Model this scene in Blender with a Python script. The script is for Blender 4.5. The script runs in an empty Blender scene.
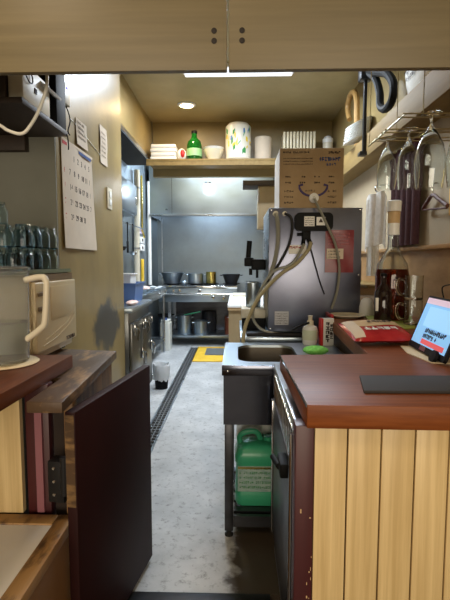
import bpy, bmesh, math, random
from mathutils import Vector, Matrix, Euler
R = random.Random(7)
S = bpy.context.scene
C = S.collection
PI = math.pi

# ------------------------------------------------------------------ colour / materials
def lin(c):
    def f(v):
        v /= 255.0
        return v / 12.92 if v <= 0.04045 else ((v + 0.055) / 1.055) ** 2.4
    return (f(c[0]), f(c[1]), f(c[2]), 1.0)

def base_mat(name, col, rough=0.5, metal=0.0, **kw):
    m = bpy.data.materials.new(name); m.use_nodes = True
    b = m.node_tree.nodes['Principled BSDF']
    b.inputs['Base Color'].default_value = lin(col)
    b.inputs['Roughness'].default_value = rough
    b.inputs['Metallic'].default_value = metal
    for k, v in kw.items():
        b.inputs[k.replace('_', ' ')].default_value = v
    return m

def noisy(name, c1, c2, scale=(4, 4, 4), rough=0.5, metal=0.0, detail=5, bump=0.0, lo=0.35, hi=0.65, rough2=None, **kw):
    """two colours mixed by object-space noise; scale is stretched per axis for grain"""
    m = base_mat(name, c1, rough, metal, **kw)
    nt = m.node_tree; N = nt.nodes; L = nt.links; b = N['Principled BSDF']
    tc = N.new('ShaderNodeTexCoord'); mp = N.new('ShaderNodeMapping'); mp.inputs['Scale'].default_value = scale
    no = N.new('ShaderNodeTexNoise'); no.inputs['Scale'].default_value = 1.0; no.inputs['Detail'].default_value = detail
    no.inputs['Roughness'].default_value = 0.6
    L.new(tc.outputs['Object'], mp.inputs['Vector']); L.new(mp.outputs['Vector'], no.inputs['Vector'])
    r = N.new('ShaderNodeValToRGB'); r.color_ramp.elements[0].position = lo; r.color_ramp.elements[1].position = hi
    r.color_ramp.elements[0].color = lin(c1); r.color_ramp.elements[1].color = lin(c2)
    L.new(no.outputs['Fac'], r.inputs['Fac']); L.new(r.outputs['Color'], b.inputs['Base Color'])
    if rough2 is not None:
        mr = N.new('ShaderNodeMapRange'); mr.inputs['To Min'].default_value = rough; mr.inputs['To Max'].default_value = rough2
        mr.inputs['From Min'].default_value = 0.3; mr.inputs['From Max'].default_value = 0.7
        L.new(no.outputs['Fac'], mr.inputs['Value']); L.new(mr.outputs['Result'], b.inputs['Roughness'])
    if bump:
        bp = N.new('ShaderNodeBump'); bp.inputs['Strength'].default_value = bump; bp.inputs['Distance'].default_value = 0.01
        L.new(no.outputs['Fac'], bp.inputs['Height']); L.new(bp.outputs['Normal'], b.inputs['Normal'])
    return m

def glass(name, col=(245, 250, 250), rough=0.02, ior=1.45):
    return base_mat(name, col, rough, 0.0, Transmission_Weight=1.0, IOR=ior)

def emis(name, col, s):
    m = base_mat(name, col, 0.4)
    b = m.node_tree.nodes['Principled BSDF']
    b.inputs['Emission Color'].default_value = lin(col); b.inputs['Emission Strength'].default_value = s
    return m

M = {}
M['tan_board'] = noisy('tan_board', (108, 96, 66), (122, 109, 77), (1.2, 8, 30), 0.45, bump=0.05)
M['gold_wall'] = noisy('gold_wall', (146, 127, 84), (160, 140, 94), (2, 2, 1.2), 0.38, detail=8)
M['gold_ceiling'] = noisy('gold_ceiling', (172, 156, 114), (186, 170, 126), (3, 3, 3), 0.45)
M['alcove'] = noisy('alcove_paint', (122, 122, 110), (132, 132, 120), (2, 2, 2), 0.7)
M['mahogany'] = noisy('mahogany', (110, 56, 22), (134, 74, 34), (5, 60, 60), 0.42, bump=0.03, Specular_IOR_Level=0.2)
M['mahogany_y'] = noisy('mahogany_along', (90, 46, 20), (112, 62, 30), (60, 5, 60), 0.42, bump=0.03, Specular_IOR_Level=0.2)
M['plank'] = noisy('pale_plank', (200, 172, 118), (230, 204, 150), (48, 48, 1.5), 0.42, bump=0.04, detail=9)
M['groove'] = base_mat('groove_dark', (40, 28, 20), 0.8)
M['maroon'] = noisy('maroon_paint', (37, 11, 11), (45, 14, 13), (6, 6, 3), 0.62, Specular_IOR_Level=0.25)
M['maroon_post'] = noisy('maroon_post', (62, 22, 25), (74, 27, 29), (20, 20, 3), 0.4)
M['pink_strip'] = base_mat('pink_strip', (146, 92, 100), 0.5)
M['worn'] = noisy('worn_wood', (78, 57, 36), (166, 130, 82), (22, 6, 22), 0.5, detail=9, bump=0.3, lo=0.5, hi=0.72)
M['old_wood'] = noisy('old_wood', (92, 66, 40), (150, 112, 70), (20, 20, 3), 0.5, bump=0.1)
M['cab_brown'] = noisy('brown_board', (132, 92, 46), (150, 108, 58), (4, 4, 2), 0.5)
M['trim_wood'] = noisy('chipped_trim', (170, 130, 78), (84, 58, 32), (26, 9, 26), 0.55, detail=9, bump=0.25, lo=0.5, hi=0.68)
M['white_top'] = noisy('white_laminate', (244, 242, 236), (250, 249, 245), (3, 3, 3), 0.4)
M['steel_smooth'] = base_mat('smooth_stainless', (126, 129, 130), 0.3, 1.0)
M['steel'] = noisy('stainless', (176, 182, 188), (190, 196, 202), (3, 3, 14), 0.24, 1.0, rough2=0.36)
M['steel_h'] = noisy('stainless_brushed', (172, 186, 198), (184, 197, 208), (2, 2, 3), 0.27, 1.0, rough2=0.36)
M['steel_dull'] = noisy('stainless_dull', (142, 154, 162), (156, 168, 176), (2.5, 2.5, 2.5), 0.36, 1.0, rough2=0.5)
M['steel_disp'] = noisy('dispenser_sheet', (124, 127, 144), (134, 138, 154), (5, 5, 5), 0.32, 1.0, rough2=0.4)
M['steel_dark'] = noisy('steel_dark', (70, 71, 75), (88, 89, 93), (4, 4, 12), 0.35, 0.9)
M['apron'] = noisy('apron_sheet', (92, 96, 108), (104, 108, 120), (3, 3, 6), 0.12, 1.0, rough2=0.2)
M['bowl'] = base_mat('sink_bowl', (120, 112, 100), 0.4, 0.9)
M['chrome'] = base_mat('chrome', (215, 218, 220), 0.12, 1.0)
M['black'] = base_mat('black_plastic', (10, 10, 11), 0.6, Specular_IOR_Level=0.2)
M['black_metal'] = base_mat('black_metal', (34, 34, 36), 0.45, 0.5)
M['rubber'] = base_mat('black_rubber', (24, 22, 21), 0.7)
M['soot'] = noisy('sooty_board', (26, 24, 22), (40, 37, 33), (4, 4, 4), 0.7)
M['dark_brown'] = noisy('dark_brown_wood', (52, 40, 30), (64, 50, 38), (12, 4, 12), 0.6)
M['white'] = base_mat('white_plastic', (232, 232, 228), 0.4)
M['offwhite'] = base_mat('aged_plastic', (214, 206, 184), 0.4)
M['beige'] = noisy('beige_enamel', (204, 184, 144), (212, 193, 153), (3, 3, 3), 0.34)
M['beige_dark'] = base_mat('beige_shadow_gap', (120, 98, 66), 0.5)
M['paper'] = noisy('paper', (206, 190, 168), (216, 200, 178), (5, 5, 5), 0.8)
M['paper_white'] = base_mat('paper_white', (240, 238, 230), 0.8)
M['ink'] = base_mat('ink_dark', (58, 46, 44), 0.8)
M['ink_blue'] = base_mat('ink_blue', (58, 82, 138), 0.8)
M['ink_red'] = base_mat('ink_red', (190, 58, 56), 0.8)
M['ink_purple'] = base_mat('ink_purple', (74, 62, 104), 0.8)
M['card'] = noisy('cardboard', (160, 134, 98), (170, 145, 108), (6, 6, 6), 0.8)
M['card_white'] = base_mat('carton_side', (216, 210, 200), 0.7)
M['green_jug'] = base_mat('green_plastic', (62, 166, 124), 0.3)
M['jug_label'] = noisy('jug_label', (140, 172, 164), (170, 194, 184), (30, 30, 60), 0.5)
M['milk_jug'] = base_mat('milky_plastic', (220, 222, 214), 0.35)
M['red'] = base_mat('red_plastic', (196, 36, 38), 0.4)
M['redfilm'] = noisy('red_film', (156, 30, 36), (182, 48, 50), (14, 14, 14), 0.22)
M['sleeve'] = noisy('sleeve_film', (112, 22, 28), (132, 34, 38), (14, 14, 14), 0.34)
M['kraft'] = base_mat('kraft_label', (196, 166, 122), 0.6)
M['green_board'] = noisy('green_board', (140, 150, 66), (152, 162, 78), (8, 8, 8), 0.55)
M['sponge'] = noisy('green_sponge', (116, 206, 84), (150, 232, 116), (60, 60, 60), 0.9, bump=0.6)
M['tray_green'] = base_mat('tray_green', (112, 120, 90), 0.5)
M['faint'] = base_mat('faded_ink', (180, 163, 143), 0.8)
M['matbrown'] = base_mat('bar_mat_rubber', (42, 36, 32), 0.75)
M['towel'] = noisy('white_towel', (224, 222, 214), (240, 238, 232), (40, 40, 40), 0.95, bump=0.3)
M['maroon_cloth'] = noisy('maroon_cloth', (62, 32, 33), (74, 40, 40), (50, 50, 50), 0.95, bump=0.2)
M['pinkwall'] = noisy('plaster_pinkish', (174, 156, 126), (184, 166, 136), (3, 3, 3), 0.7)
M['wallwood'] = noisy('wall_wood', (150, 112, 66), (172, 132, 84), (3, 6, 16), 0.5, bump=0.08)
M['beam'] = noisy('shelf_wood', (132, 106, 56), (146, 120, 68), (20, 3, 20), 0.65)
M['amber'] = base_mat('amber_glass', (120, 40, 14), 0.04, 0.0, Transmission_Weight=0.85, IOR=1.45)
M['darkbottle'] = base_mat('dark_bottle', (32, 20, 18), 0.06)
M['green_glass'] = base_mat('green_glass', (22, 106, 36), 0.06, 0.0, Transmission_Weight=0.35)
M['glass'] = glass('clear_glass')
M['tumbler'] = glass('bluish_glass', (228, 241, 246), 0.03, 1.22)
M['tumbler_rim'] = glass('blue_rim_glass', (110, 170, 205), 0.03, 1.22)
M['pitcher'] = base_mat('cloudy_plastic', (236, 239, 240), 0.08, 0.0, Transmission_Weight=0.93, IOR=1.14)
M['water'] = glass('water', (226, 232, 230), 0.05, 1.2)
M['hose'] = base_mat('beige_hose', (160, 150, 116), 0.4)
M['hose_clear'] = base_mat('translucent_hose', (156, 154, 138), 0.3, 0.0, Transmission_Weight=0.3)
M['cable'] = base_mat('white_cable', (222, 220, 208), 0.45)
M['yellow'] = noisy('yellow_mat', (228, 182, 40), (240, 196, 60), (8, 8, 8), 0.7)
M['greygrid'] = base_mat('grey_rubber', (132, 138, 140), 0.6)
M['blue_tub'] = base_mat('blue_plastic', (92, 122, 176), 0.35)
M['brass'] = base_mat('brassy_pot', (206, 190, 112), 0.25, 1.0)
M['rackwire'] = base_mat('rack_wire', (176, 160, 116), 0.3, 1.0)
M['iron'] = base_mat('cast_iron', (38, 38, 42), 0.5, 0.4)
M['pinkfood'] = noisy('pink_wrap', (222, 178, 160), (238, 216, 206), (20, 20, 20), 0.5)
M['tan_front'] = noisy('tan_cabinet', (150, 128, 92), (164, 142, 104), (4, 4, 2), 0.6)
M['greendish'] = base_mat('cream_china', (226, 216, 186), 0.3)
M['cream'] = base_mat('cream_cloth', (222, 204, 168), 0.9)
M['hanger'] = noisy('dark_hanger', (74, 36, 24), (92, 48, 32), (20, 20, 20), 0.35)
M['yellow_paper'] = base_mat('yellow_paper', (244, 200, 110), 0.7)
M['screen'] = emis('tablet_screen', (132, 188, 236), 0.62)
M['screen_pink'] = emis('screen_bar', (214, 190, 206), 0.55)
M['screen_light'] = emis('screen_panel', (152, 204, 244), 0.66)
M['screen_ink'] = base_mat('screen_text', (22, 26, 40), 0.4)
M['screen_red'] = emis('screen_red', (226, 96, 100), 0.45)
M['lamp'] = emis('fluorescent_cover', (240, 246, 255), 1.0)
M['lamp_warm'] = emis('downlight_lens', (255, 226, 170), 14)
M['led_blue'] = emis('led_blue', (80, 70, 255), 3)
M['tanhandle'] = noisy('tan_handle', (172, 132, 76), (186, 148, 90), (20, 20, 20), 0.45)
M['grate'] = base_mat('drain_grate', (120, 123, 124), 0.5, 0.4)
M['bag'] = base_mat('thin_white_bag', (226, 230, 232), 0.45, 0.0, Transmission_Weight=0.2)
M['roll_print'] = noisy('printed_wrap', (232, 228, 210), (238, 234, 220), (5, 5, 5), 0.3)
M['print_yellow'] = base_mat('print_yellow', (236, 208, 60), 0.4)
M['print_green'] = base_mat('print_green', (70, 150, 84), 0.4)
M['print_blue'] = base_mat('print_blue', (64, 116, 180), 0.4)
M['lilac'] = base_mat('lilac_note', (206, 190, 220), 0.7)

def concrete():
    m = noisy('worn_concrete', (166, 168, 168), (204, 205, 204), (4, 4, 4), 0.36, detail=10, bump=0.05, rough2=0.55, lo=0.3, hi=0.7)
    nt = m.node_tree; N = nt.nodes; L = nt.links; b = N['Principled BSDF']
    src = b.inputs['Base Color'].links[0].from_socket
    tc = N.new('ShaderNodeTexCoord'); no = N.new('ShaderNodeTexNoise'); no.inputs['Scale'].default_value = 26; no.inputs['Detail'].default_value = 10
    no.inputs['Roughness'].default_value = 0.75
    L.new(tc.outputs['Object'], no.inputs['Vector'])
    rp = N.new('ShaderNodeValToRGB'); rp.color_ramp.elements[0].position = 0.34; rp.color_ramp.elements[1].position = 0.47
    L.new(no.outputs['Fac'], rp.inputs['Fac'])
    mx = N.new('ShaderNodeMix'); mx.data_type = 'RGBA'
    L.new(rp.outputs['Color'], mx.inputs['Factor']); mx.inputs[6].default_value = lin((128, 128, 126)); L.new(src, mx.inputs[7])
    # brown patch under the sink: floor dirt plus shade painted into the colour
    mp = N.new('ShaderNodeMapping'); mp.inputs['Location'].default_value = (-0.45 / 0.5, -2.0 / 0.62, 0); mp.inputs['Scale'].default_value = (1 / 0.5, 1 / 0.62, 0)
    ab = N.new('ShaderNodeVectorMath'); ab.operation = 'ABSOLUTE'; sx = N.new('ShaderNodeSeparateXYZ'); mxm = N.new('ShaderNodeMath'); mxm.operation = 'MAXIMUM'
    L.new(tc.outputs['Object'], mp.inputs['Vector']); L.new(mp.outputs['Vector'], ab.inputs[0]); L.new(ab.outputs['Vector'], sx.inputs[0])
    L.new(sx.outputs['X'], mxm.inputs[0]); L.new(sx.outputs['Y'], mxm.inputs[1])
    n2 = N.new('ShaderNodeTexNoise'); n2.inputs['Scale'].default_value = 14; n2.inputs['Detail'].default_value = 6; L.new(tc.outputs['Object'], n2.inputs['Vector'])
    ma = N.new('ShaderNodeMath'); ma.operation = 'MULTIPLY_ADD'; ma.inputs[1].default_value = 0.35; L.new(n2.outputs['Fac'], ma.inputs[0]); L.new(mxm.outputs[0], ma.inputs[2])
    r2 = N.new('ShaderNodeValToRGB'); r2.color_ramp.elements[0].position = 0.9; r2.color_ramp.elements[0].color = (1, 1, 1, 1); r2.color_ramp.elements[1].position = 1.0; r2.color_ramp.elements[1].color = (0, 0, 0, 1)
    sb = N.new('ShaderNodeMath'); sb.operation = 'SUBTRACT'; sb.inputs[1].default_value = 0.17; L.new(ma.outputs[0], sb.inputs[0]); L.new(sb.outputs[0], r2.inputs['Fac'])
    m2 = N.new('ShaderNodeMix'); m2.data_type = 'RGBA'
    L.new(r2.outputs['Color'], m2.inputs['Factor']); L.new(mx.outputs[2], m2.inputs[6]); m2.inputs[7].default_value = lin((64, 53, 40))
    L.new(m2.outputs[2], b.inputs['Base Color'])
    return m
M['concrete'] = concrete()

def stained_wall():
    """painted partition with one grey scuffed patch low down (a stain with its own shape)"""
    m = noisy('partition_paint', (128, 110, 70), (156, 134, 86), (2.2, 2.2, 1.3), 0.36, detail=9, bump=0.05)
    nt = m.node_tree; N = nt.nodes; L = nt.links; b = N['Principled BSDF']
    src = b.inputs['Base Color'].links[0].from_socket
    tc = N.new('ShaderNodeTexCoord'); mp = N.new('ShaderNodeMapping')
    mp.inputs['Location'].default_value = (0, -2.93 / 0.30, -0.86 / 0.17); mp.inputs['Scale'].default_value = (0, 1 / 0.30, 1 / 0.17)
    ln = N.new('ShaderNodeVectorMath'); ln.operation = 'LENGTH'
    L.new(tc.outputs['Object'], mp.inputs['Vector']); L.new(mp.outputs['Vector'], ln.inputs[0])
    no = N.new('ShaderNodeTexNoise'); no.inputs['Scale'].default_value = 8; no.inputs['Detail'].default_value = 8
    L.new(tc.outputs['Object'], no.inputs['Vector'])
    ad = N.new('ShaderNodeMath'); ad.operation = 'MULTIPLY_ADD'; ad.inputs[1].default_value = 1.6; L.new(no.outputs['Fac'], ad.inputs[0])
    L.new(ln.outputs['Value'], ad.inputs[2])
    rp = N.new('ShaderNodeValToRGB'); E_ = rp.color_ramp.elements
    E_[0].position = 0.80; E_[0].color = (1, 1, 1, 1); E_[1].position = 0.98; E_[1].color = (0, 0, 0, 1)
    mr = N.new('ShaderNodeMath'); mr.operation = 'MULTIPLY'; mr.inputs[1].default_value = 0.52; L.new(ad.outputs[0], mr.inputs[0])
    L.new(mr.outputs[0], rp.inputs['Fac'])
    mx = N.new('ShaderNodeMix'); mx.data_type = 'RGBA'
    L.new(rp.outputs['Color'], mx.inputs['Factor']); L.new(src, mx.inputs[6]); mx.inputs[7].default_value = lin((74, 74, 70))
    L.new(mx.outputs[2], b.inputs['Base Color'])
    return m
M['partition'] = stained_wall()

# ------------------------------------------------------------------ mesh builder
class MB:
    def __init__(s): s.bm = bmesh.new()
    def add(s, tmp, mat=None):
        if mat is not None: bmesh.ops.transform(tmp, matrix=mat, verts=tmp.verts)
        me = bpy.data.meshes.new('t'); tmp.to_mesh(me); tmp.free(); s.bm.from_mesh(me); bpy.data.meshes.remove(me); return s
    def box(s, x0, x1, y0, y1, z0, z1, bev=0.0, seg=2, mat=None):
        t = bmesh.new(); bmesh.ops.create_cube(t, size=1)
        for v in t.verts:
            v.co = Vector(((x0 + x1) / 2 + v.co.x * (x1 - x0), (y0 + y1) / 2 + v.co.y * (y1 - y0), (z0 + z1) / 2 + v.co.z * (z1 - z0)))
        if bev: bmesh.ops.bevel(t, geom=t.edges[:], offset=bev, segments=seg, affect='EDGES', profile=0.5)
        return s.add(t, mat)
    def prism(s, pts, z0, z1, bev=0.0, mat=None):
        t = bmesh.new(); a = [t.verts.new((p[0], p[1], z0)) for p in pts]; b = [t.verts.new((p[0], p[1], z1)) for p in pts]
        n = len(pts); t.faces.new(a[::-1]); t.faces.new(b)
        for i in range(n): t.faces.new((a[i], a[(i + 1) % n], b[(i + 1) % n], b[i]))
        bmesh.ops.recalc_face_normals(t, faces=t.faces)
        if bev: bmesh.ops.bevel(t, geom=t.edges[:], offset=bev, segments=2, affect='EDGES', profile=0.5)
        return s.add(t, mat)
    def lathe(s, prof, c=(0, 0, 0), n=24, mat=None, close=False):
        t = bmesh.new(); rings = []
        for r, z in prof:
            if r < 1e-6: rings.append([t.verts.new((0, 0, z))])
            else: rings.append([t.verts.new((r * math.cos(2 * PI * i / n), r * math.sin(2 * PI * i / n), z)) for i in range(n)])
        pairs = list(zip(rings, rings[1:])) + ([(rings[-1], rings[0])] if close else [])
        for a, b in pairs:
            for i in range(n):
                j = (i + 1) % n
                if len(a) == 1 and len(b) == 1: continue
                if len(a) == 1: t.faces.new((a[0], b[i], b[j]))
                elif len(b) == 1: t.faces.new((a[i], a[j], b[0]))
                else: t.faces.new((a[i], a[j], b[j], b[i]))
        bmesh.ops.recalc_face_normals(t, faces=t.faces)
        mm = Matrix.Translation(c)
        if mat is not None: mm = mm @ mat
        return s.add(t, mm)
    def tube(s, pts, r, n=10, smooth=True, mat=None):
        P = [Vector(p) for p in pts]
        if smooth and len(P) > 2:
            Q = []
            for i in range(len(P) - 1):
                p0 = P[max(i - 1, 0)]; p1 = P[i]; p2 = P[i + 1]; p3 = P[min(i + 2, len(P) - 1)]
                for k in range(6):
                    u = k / 6
                    Q.append(0.5 * ((2 * p1) + (p2 - p0) * u + (2 * p0 - 5 * p1 + 4 * p2 - p3) * u * u + (3 * p1 - p0 - 3 * p2 + p3) * u ** 3))
            Q.append(P[-1]); P = Q
        t = bmesh.new(); rings = []; up = None
        for i, p in enumerate(P):
            d = (P[min(i + 1, len(P) - 1)] - P[max(i - 1, 0)]).normalized()
            if up is None: up = d.orthogonal().normalized()
            up = (up - d * up.dot(d)); up = up.normalized() if up.length > 1e-5 else d.orthogonal().normalized()
            w = d.cross(up)
            rr = r[i] if isinstance(r, list) else r
            rings.append([t.verts.new(p + (up * math.cos(2 * PI * k / n) + w * math.sin(2 * PI * k / n)) * rr) for k in range(n)])
        for a, b in zip(rings, rings[1:]):
            for k in range(n): t.faces.new((a[k], a[(k + 1) % n], b[(k + 1) % n], b[k]))
        t.faces.new(rings[0][::-1]); t.faces.new(rings[-1])
        bmesh.ops.recalc_face_normals(t, faces=t.faces)
        return s.add(t, mat)
    def rod(s, a, b, r, n=12): return s.tube([a, b], r, n, smooth=False)
    def sheet(s, f, nu, nv, th=0.002):
        """solid sheet over a parametric surface f(u,v)"""
        t = bmesh.new(); g = [[t.verts.new(f(i / nu, j / nv)) for j in range(nv + 1)] for i in range(nu + 1)]
        for i in range(nu):
            for j in range(nv): t.faces.new((g[i][j], g[i + 1][j], g[i + 1][j + 1], g[i][j + 1]))
        bmesh.ops.recalc_face_normals(t, faces=t.faces)
        bmesh.ops.solidify(t, geom=t.faces[:], thickness=th)
        return s.add(t)
    def blob(s, c, r, seg=18, rings=12, jit=0.0, mat=None):
        t = bmesh.new(); bmesh.ops.create_uvsphere(t, u_segments=seg, v_segments=rings, radius=1)
        for v in t.verts:
            k = 1 + R.uniform(-jit, jit)
            v.co = Vector((v.co.x * r[0] * k, v.co.y * r[1] * k, v.co.z * r[2] * k))
        mm = Matrix.Translation(c)
        if mat is not None: mm = mm @ mat
        return s.add(t, mm)
    def rounded(s, x0, x1, y0, y1, z0, z1, rad, mat=None, n=6, top=1.0):
        pts = []
        for cx, cy, a0 in ((x1 - rad, y1 - rad, 0), (x0 + rad, y1 - rad, PI / 2), (x0 + rad, y0 + rad, PI), (x1 - rad, y0 + rad, 1.5 * PI)):
            for k in range(n + 1):
                a = a0 + k * PI / 2 / n; pts.append((cx + rad * math.cos(a), cy + rad * math.sin(a)))
        return s.prism(pts, z0, z1, 0, mat)

ORG = {}
def obj(name, mb, mat, parent=None, local=False, loc=None, flat=False):
    bm = mb.bm
    off = Vector((0, 0, 0)); oloc = Vector((0, 0, 0))
    if parent is not None:
        off = Vector((0, 0, 0)) if local else ORG[parent.name]
    elif not local:
        if loc is None:
            xs = [v.co for v in bm.verts]
            loc = ((min(v.x for v in xs) + max(v.x for v in xs)) / 2, (min(v.y for v in xs) + max(v.y for v in xs)) / 2, min(v.z for v in xs))
        off = Vector(loc); oloc = off
    elif loc is not None: oloc = Vector(loc)
    if off.length: bmesh.ops.translate(bm, vec=-off, verts=bm.verts)
    if not flat:
        for f in bm.faces: f.smooth = True
        for e in bm.edges:
            if len(e.link_faces) != 2 or e.calc_face_angle(0) > math.radians(34): e.smooth = False
    me = bpy.data.meshes.new(name); bm.to_mesh(me); bm.free()
    me.materials.append(M[mat] if isinstance(mat, str) else mat)
    o = bpy.data.objects.new(name, me); C.objects.link(o)
    o.parent = parent
    o.location = oloc
    ORG[o.name] = ORG[parent.name] if parent is not None else oloc
    return o
def thing(name, label, cat, loc=(0, 0, 0), rot=(0, 0, 0), group=None):
    o = bpy.data.objects.new(name, None); C.objects.link(o); o.location = loc; o.rotation_euler = rot
    o['label'] = label; o['category'] = cat
    if group: o['group'] = group
    ORG[o.name] = Vector(loc); return o
def tag(o, label, cat, group=None):
    o['label'] = label; o['category'] = cat
    if group: o['group'] = group
    return o
def struct(name, mb, mat, origin=False):
    o = obj(name, mb, mat, loc=(0, 0, 0) if origin else None); o['kind'] = 'structure'; return o
def dup(root, loc, label, rot=None, scale=None):
    def cp(o, p):
        c = o.copy(); C.objects.link(c); c.parent = p
        for ch in list(o.children): cp(ch, c)
        return c
    r = cp(root, None); r.location = loc; r['label'] = label
    if rot: r.rotation_euler = rot
    if scale: r.scale = scale
    return r
def frame(o, u, v):
    """matrix whose x axis is u, y axis v, origin o"""
    u = Vector(u).normalized(); v = Vector(v).normalized(); w = u.cross(v)
    m = Matrix((u, v, w)).transposed().to_4x4(); m.translation = Vector(o); return m
def text_mb(mb, s, size, mat4, depth=0.0006, align='LEFT'):
    cu = bpy.data.curves.new('txt', 'FONT'); cu.body = s; cu.size = size; cu.extrude = depth; cu.align_x = align; cu.resolution_u = 2
    o = bpy.data.objects.new('txt', cu); C.objects.link(o)
    me = bpy.data.meshes.new_from_object(o)
    t = bmesh.new(); t.from_mesh(me); bpy.data.objects.remove(o); bpy.data.curves.remove(cu); bpy.data.meshes.remove(me)
    mb.add(t, mat4); return mb
def glyphs(mb, m, x, y, h, n, w=None, bold=0.14, d=0.0006):
    """a row of small blocky strokes, like print too fine to read"""
    w = w or h
    for i in range(n):
        cx = x + i * w * 1.15
        if R.random() < 0.06: continue
        b = h * bold
        for k in range(R.randint(2, 3)):
            yy = y + h * R.choice((0.1, 0.35, 0.5, 0.7, 0.9)); mb.box(cx, cx + w * 0.9, yy - b / 2, yy + b / 2, 0, d, mat=m)
        for k in range(R.randint(1, 2)):
            xx = cx + w * R.choice((0.1, 0.45, 0.8)); mb.box(xx - b / 2, xx + b / 2, y, y + h, 0, d, mat=m)
    return mb

# ------------------------------------------------------------------ camera
F = 445.0
cam = bpy.data.cameras.new('camera'); cam.lens = F / 600 * 36; cam.sensor_width = 36; cam.sensor_fit = 'AUTO'; cam.clip_start = 0.05
co = bpy.data.objects.new('camera', cam); C.objects.link(co)
co.location = (0, 0, 1.28); co.rotation_euler = (PI / 2 - math.atan(38 / F), 0, math.atan(12 / F)); S.camera = co

# ================================================================== SETTING
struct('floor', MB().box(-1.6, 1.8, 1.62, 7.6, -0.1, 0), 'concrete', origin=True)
struct('floor_dining', MB().box(-2.6, 2.6, -2.9, 1.56, -0.14, -0.04), 'dark_brown')
struct('trim_threshold', MB().box(-0.52, 0.13, 1.56, 1.62, -0.14, 0.004, 0.004), 'black_metal')
struct('ceiling', MB().box(-1.7, 1.7, 1.28, 7.6, 2.9, 3.0), 'gold_ceiling')
struct('wall_left', MB().box(-0.99, -0.865, 2.156, 3.373, 0.0, 2.9), 'partition', origin=True)
struct('wall_alcove', MB().box(-1.6, -0.866, 2.145, 2.155, 0.0, 2.9), 'alcove')
struct('wall_alcove_side', MB().box(-1.6, -1.5, 0.2, 2.15, -0.04, 2.9), 'alcove')
struct('wall_kitchen_left', MB().box(-1.42, -1.3, 3.373, 7.4, 0.0, 2.9), 'steel_dull')
struct('wall_partition_end', MB().box(-1.42, -0.99, 2.25, 3.373, 0.0, 2.9), 'alcove')
struct('wall_back', MB().box(-1.42, 1.7, 7.3, 7.42, 0.0, 2.9), 'steel_dull')
struct('wall_upper', MB().box(-0.99, 1.095, 5.32, 5.4, 2.28, 2.9), 'gold_wall')
struct('trim_duct', MB().box(-1.3, -1.0, 3.38, 5.4, 2.445, 2.9), 'gold_wall')
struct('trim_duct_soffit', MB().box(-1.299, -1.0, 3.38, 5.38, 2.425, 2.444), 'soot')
struct('trim_duct_flange', MB().box(-1.0, -0.985, 3.38, 5.3, 2.41, 2.45), 'steel')
struct('wall_right', MB().box(1.1, 1.22, 1.0, 7.3, 1.36, 2.12), 'pinkwall')
struct('wall_right_upper', MB().box(1.1, 1.22, 1.0, 7.3, 2.12, 2.9), 'gold_wall')
struct('wall_dining_back', MB().box(-2.6, 2.6, -2.9, -2.8, -0.04, 2.7), 'dark_brown')
fp = struct('front_fill_panel', MB().box(-1.5, 1.7, -2.8, -2.785, 0.65, 2.05), 'white')  # unseen panel added behind the camera, backing the front fill light
struct('wall_dining_left', MB().box(-2.6, -2.5, -2.8, 1.2, -0.04, 2.7), 'wallwood')
struct('wall_dining_right', MB().box(2.5, 2.6, -2.8, 1.2, -0.04, 2.7), 'wallwood')
struct('ceiling_dining', MB().box(-2.6, 2.6, -2.9, 1.24, 2.7, 2.8), 'gold_ceiling')
struct('wall_dining_front_left', MB().box(-2.6, -1.6, 1.2, 1.3, -0.04, 2.7), 'gold_wall')
struct('wall_dining_front_right', MB().box(1.22, 2.6, 1.0, 1.1, -0.04, 2.7), 'gold_wall')
struct('wall_right_lower', MB().box(1.1, 1.22, 1.0, 7.3, 0.0, 1.36), 'wallwood')
struct('trim_dado', MB().box(1.075, 1.1, 1.0, 7.3, 1.35, 1.375, 0.004), 'wallwood')

# ================================================================== OVERHEAD CABINET (top of frame)
t = thing('overhead_cabinet', 'tan hanging cabinet with two plain doors across the top of the doorway', 'cabinet', (0, 1.4, 2.0))
obj('body', MB().box(-1.3, 1.0, 1.275, 1.5, 2.16, 2.9), 'tan_board', t)
def screws(x):
    m = MB()
    for z in (1.872, 1.898): m.lathe([(0, 0), (0.0075, 0), (0.0075, 0.002), (0.005, 0.003), (0, 0.003)], (0, 0, 0), 14, Matrix.Translation((x, 1.25, z)) @ Matrix.Rotation(PI / 2, 4, 'X'))
    return m
for x0, x1, sx in ((-1.3, -0.0285, -0.063), (-0.0235, 1.25, 0.012)):
    d = obj('door', MB().box(x0, x1, 1.25, 1.272, 1.797, 2.6, 0.0025), 'tan_board', t)
    obj('screw_caps', screws(sx), 'matbrown', d)

# ================================================================== LEFT BAR
t = thing('bar_counter', 'dark red-brown counter end at left holding the water pitcher', 'counter', (-0.9, 1.3, 0))
obj('worktop', MB().prism([(-0.586, 1.552), (-1.48, 1.556), (-1.48, 0.62), (-0.60, 0.62)], 0.905, 0.95, 0.003), 'mahogany_y', t)
obj('front_panel', MB().box(-1.48, -0.665, 1.31, 1.33, 0.5, 0.905), 'plank', t)
p = obj('corner_post', MB().box(-0.655, -0.582, 1.325, 1.365, 0.0, 0.905, 0.002), 'maroon_post', t)
obj('edge_strip', MB().box(-0.622, -0.600, 1.314, 1.3245, 0.5, 0.868), 'pink_strip', p)
obj('support', MB().box(-1.48, -0.68, 1.34, 1.40, 0.0, 0.86), 'dark_brown', t)

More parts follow.
